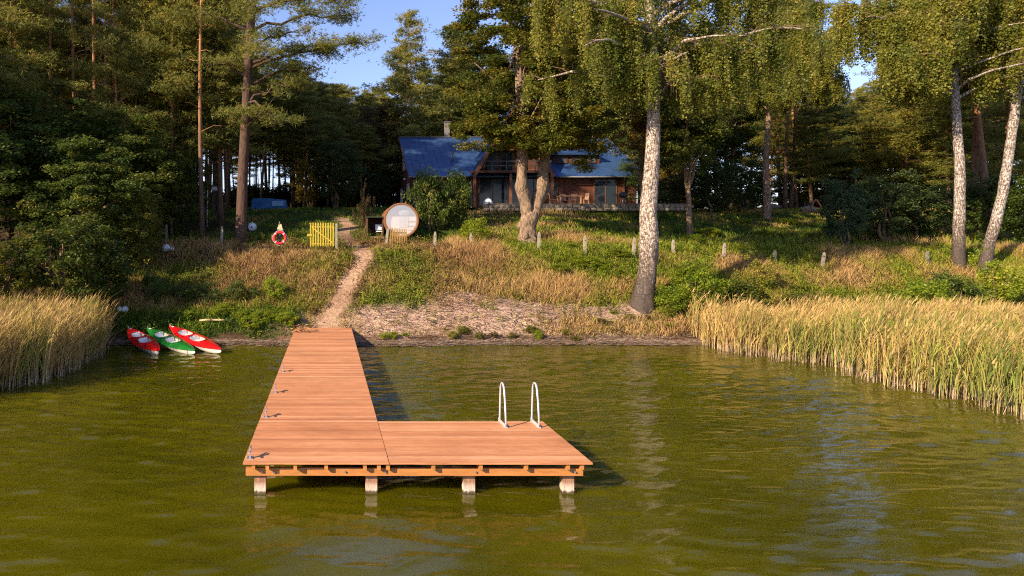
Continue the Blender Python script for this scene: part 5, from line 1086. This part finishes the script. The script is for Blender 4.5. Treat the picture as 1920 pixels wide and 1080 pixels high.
make_tree('pine_tree', 'tall old pine with the thickest trunk, standing left of the lifebuoy', 'tree', mb.mesh('trunk_old_pine'), npmesh('crown_old_pine', V, T, False, np.repeat(np.concatenate(tin), 15)), 'oldpinebark', 'pine', o)
pine('e', 'slim straight pine left of the thickest pine trunk', 380, 39.5, (1, 1, 1.05), .5)
pine('d', 'pine with a mottled trunk leaning right above the dark bushes at the left', 236, 39.5, (.62, .62, .95), 2.5, (0, R(7)))
pine('d', 'pine with low lit branches at the left picture edge', 18, 37.5, (1.0, 1.0, .85), 1.0)
pine('b', 'pine between the leaning pine and the slim straight pine', 330, 43.5, (1, 1, .95), 5.5)
pine('d', 'bushy pine crown behind the slim straight pine', 410, 50, (1, 1, .9), 3.5)
pine('c', 'tallest bushy pine standing clear against the sky left of the house roof', 766, 63, (1.05, 1.05, 1.08), 1.1)
pine('d', 'bushy pine behind the left end of the blue roof', 838, 66, (1.0, 1, .9), 2.0)
pine('d', 'pine with orange stem just left of the steep gable', 868, 72, (1, 1, .9), 4.2)
pine('c', 'shorter pine beyond the turning broadleaf tree', 690, 76, (.9, .9, .78), 5.2)
pine('c', 'pine with greener crown behind the yellowing shrub', 560, 66, (1, 1, .85), 3.3)
pine('e', 'left stem of the pine pair beyond the right lawn', 1472, 55, (1, 1, .95), 0, (0, R(2)))
pine('e', 'right stem of the pine pair beyond the right lawn', 1482, 55.6, (1, 1, .95), 2)
pine('a', 'single orange pine stem right of the pine pair', 1493, 58, (.9, .9, .95), 3)
pine('c', 'bushy pine with a short bare trunk left of the white birches', 1694, 54, (1.05, 1.05, .85), 4.1)
pine('b', 'thick pine stem just right of the straight white birch', 1818, 46, (1.35, 1.35, 1.05), 1.4, (0, R(-1)))
pine('b', 'thick pine stem between the straight and the leaning birch', 1853, 45, (1.4, 1.4, 1.05), 3.4, (0, R(-3)))
pine('a', 'darker pine stem close behind the leaning birch', 1878, 48, (1.2, 1.2, 1), 5)
pine('s', 'dark spruce with hanging boughs at the right end of the house', 1205, 52.5, (.8, .8, .82), 1, name='spruce_tree')
pine('s', 'dark spruce right of the slender brown trunk', 1345, 56, (1.1, 1.1, 1.0), 2, name='spruce_tree')
pine('s', 'dark spruce in the forest edge left of the marker pole', 1562, 64, (.9, .9, .9), 3, name='spruce_tree')
# ---- forest behind, one tree each, sharing meshes
rr = random.Random(17); pts = []
def free(x, y, d): return all((x - a) ** 2 + (y - b) ** 2 > d * d for a, b in pts)
LM_L = [(60, 'at the far left edge'), (200, 'above the sunlit bush'), (330, 'left of the slim straight pine'), (440, 'between the slim pine and the thickest trunk'), (545, 'above the blue tarpaulin'), (612, 'above the yellowing shrub'), (700, 'above the big dark shrub')]
LM_H = [(800, 'behind the left end of the roof'), (900, 'behind the chimney'), (1010, 'behind the steep gable'), (1110, 'behind the dormer'), (1250, 'behind the right end of the roof')]
LM_R = [(1340, 'beside the slender brown trunk'), (1440, 'left of the pine pair'), (1530, 'right of the pine pair'), (1620, 'near the marker pole'), (1720, 'around the short-trunked bushy pine'), (1800, 'left of the straight white birch'), (1870, 'between the two white birches'), (2100, 'at the right edge beyond the leaning birch')]
def forest(n, pxr, Yr, kinds, d, label, group, sc_=(.85, 1.1), lm=LM_L, hs=None):
    k = 0; tries = 0
    while k < n and tries < n * 60:
        tries += 1; Y = rr.uniform(*Yr); px = rr.uniform(*pxr); x = px2x(px, Y)
        if not free(x, Y, d): continue
        pts.append((x, Y)); s = rr.uniform(*sc_); zf = rr.uniform(.9, 1.05); w_ = [t for q, t in lm if px < q][:1] or [lm[-1][1]]
        kd = rr.choice(kinds); hmax = (CAMZ + (VY - sky_y(px)) * Y / F - float(gz(x, Y))) * rr.uniform(.82, 1); zf = min(s * zf, hmax / HM[kd]) / s
        if zf < .55: s = s * max(.6, zf / .62)
        pine(kd, label + ' ' + w_[0], px, Y, (s, s, s * zf), rr.uniform(0, 6.28), (R(rr.uniform(-1.5, 1.5)), R(rr.uniform(-2, 2))), group); k += 1
HM = dict(a=21, b=19, c=17, d=20, e=22)
def sky_y(px): return float(np.interp(px, [380, 450, 480, 560, 620, 680, 740, 760, 850, 870, 1330, 1350, 1470, 1540, 1575, 1650, 1690, 1980], [-250, -60, 110, 130, 150, 175, 130, 60, 60, 40, 40, 95, 110, 130, 145, 145, 110, 60]))
forest(120, (-30, 700), (56, 96), 'aaeeb', 1.9, 'pine deep in the left forest', 'pines in the back of the left forest')
for px_, Y_, z_ in [(92, 48, 1.25), (143, 49, 1.3), (166, 51, 1.3), (188, 47, 1.3), (206, 50, 1.25), (62, 52, 1.3), (222, 54, 1.3)]:
    pine('e', 'tall bare orange-lit pine stem of the row at the upper left', px_, Y_, (1.15, 1.15, z_), px_, (0, 0), 'bare pine stems at the upper left'); pts.append((px2x(px_, Y_), Y_))
forest(9, (-60, 50), (47, 57), 'abe', 2.4, 'straight pine at the front of the left forest', 'front pines of the left forest')
forest(14, (235, 430), (47, 57), 'abe', 2.4, 'straight pine near the front', 'front pines of the left forest')
forest(42, (760, 1240), (74, 98), 'abd', 2.6, 'pine', 'pines behind the house', lm=LM_H)
forest(58, (1240, 1980), (60, 98), 'aaebdc', 3.3, 'pine of the sunlit right forest', 'pines of the right forest', lm=LM_R)
forest(7, (1500, 1980), (52, 62), 'dc', 4.0, 'bushy pine in front of the right forest', 'edge pines of the right forest', lm=LM_R)
forest(40, (440, 740), (84, 112), 'ae', 1.3, 'thin pine behind the left forest', 'thin pines at the back of the left forest', (.7, .95))
forest(12, (240, 420), (60, 90), 'ab', 2.0, 'pine in the middle of the left forest', 'pines in the depth of the left forest')
# unseen tall pines added outside the frame to shade the lawn and the house
for X_, Y_ in [(-27, 41), (-31, 43), (-25, 46), (-35, 41), (-29, 49), (-34, 47), (-40, 44)]: pine(rr.choice('abd'), 'unseen tall pine added beyond the left picture edge for its shade', 0, Y_, rr.uniform(1.0, 1.15), rr.uniform(0, 6), (0, 0), 'unseen pines added for shade', x=X_)
for X_, Y_ in [(-19.5, 31.5), (-21, 35)]: P_('tall', 'added_shade_alder', 'unseen alder added beyond the left picture edge for its shade', 'tree', 0, Y_, (.95, .95, .95), 'dark_leaf', rr.uniform(0, 6), 'unseen alders added for shade', x=X_)  # unseen alders added to block the sun from the old pine trunk
for px_, Y_ in [(700, 62), (728, 66), (668, 64), (745, 72), (712, 74)]: P_('round', 'undergrowth_bush', 'dark bush closing the view between the big dark shrub and the house', 'bush', px_, Y_, (1.1, 1, .85), 'spruce', px_, 'dark bushes left of the house')
# undergrowth under the left forest
for i in range(46):
    px = rr.uniform(20, 740); Y = rr.uniform(62, 92); w_ = [t for q, t in LM_L if px < q][:1] or [LM_L[-1][1]]
    P_('round', 'undergrowth_bush', 'dark bush under the pines ' + w_[0], 'bush', px, Y, (rr.uniform(.6, 1.1), .9, rr.uniform(.3, .62)), rr.choice(['spruce', 'dark_leaf', 'blue_leaf']), rr.uniform(0, 6), 'undergrowth bushes of the left forest')
for i in range(30):
    px = rr.uniform(400, 640); Y = rr.uniform(72, 98)
    P_('round', 'undergrowth_bush', 'dark bush far back between the pine trunks at the left', 'bush', px, Y, (rr.uniform(.9, 1.3), .9, rr.uniform(.42, .72)), rr.choice(['spruce', 'dark_leaf']), rr.uniform(0, 6), 'far undergrowth bushes of the left forest')
for i in range(38):
    px = rr.uniform(1230, 1960); Y = rr.uniform(62, 88); w_ = [t for q, t in LM_R if px < q][:1] or [LM_R[-1][1]]
    P_('round', 'undergrowth_bush', 'green bush under the pines ' + w_[0], 'bush', px, Y, (rr.uniform(.6, 1.1), .9, rr.uniform(.3, .6)), rr.choice(['maple', 'dark_leaf', 'yellow_leaf']), rr.uniform(0, 6), 'undergrowth bushes of the right forest')
for lab, px, Y, k, s in [('pine with low hanging branches above the leftmost dark tree', 10, 40.5, 'd', (.75, .75, .78)), ('pine with spreading branches between the leaning pine and the slim pine', 318, 41.5, 'd', (.8, .8, .9)), ('pine whose branches fill the gap left of the thickest trunk', 415, 44, 'd', (1.1, 1.1, .95)), ('pine with lit shoots at the upper left corner', -50, 39, 'c', (1.0, 1.0, 1.1))]: pine(k, lab, px, Y, s, rr.uniform(0, 6))

def again(src, px, Y, s, rz, label):
    t = thing('birch_tree', label, 'tree', on(px, Y), rz); t.scale = s
    for c in src.children: k = c.copy(); C.objects.link(k); k.parent = t
bt = [o_ for o_ in bpy.data.objects if o_.name.startswith('birch_tree')]; b22 = [o_ for o_ in bt if 'straight white' in o_['label']][0]
again(b22, 1438, 49, (.85, .85, .85), 2.0, 'slender birch with thin pale stem standing left of the pine pair')

for o_ in bpy.data.objects:
    if o_.parent and 'slender birch' in o_.parent.get('label', '') and o_.name.startswith('trunk'): o_.material_slots[0].link = 'OBJECT'; o_.material_slots[0].material = M['bark']

# labels of small groups say which one: counted from the left
ORD = ['first', 'second', 'third', 'fourth', 'fifth', 'sixth', 'seventh', 'eighth', 'ninth', 'tenth', 'eleventh', 'twelfth', 'thirteenth', 'fourteenth', 'fifteenth', 'sixteenth', 'seventeenth', 'eighteenth', 'nineteenth', 'twentieth']
def count_labels(group, base):
    L_ = sorted([o_ for o_ in bpy.data.objects if o_.get('group') == group and o_.parent is None], key=lambda o_: o_.location.x / o_.location.y)
    for i, o_ in enumerate(L_):
        if i < len(ORD): o_['label'] = base + ', ' + ORD[i] + ' from the left'
count_labels('green herb clumps on the left shore', 'low green herb clump on the left shore')
count_labels('leafy weed clumps on the slope', 'leafy yellow-green weed clump on the right slope')
count_labels('tufts along the waterside edge', 'small tuft on the waterside edge right of the jetty')
count_labels('edge pines of the right forest', 'bushy pine in front of the right forest')
count_labels('bare pine stems at the upper left', 'tall bare orange-lit pine stem at the upper left')
count_labels('dark bushes left of the house', 'dark bush filling the gap left of the house')
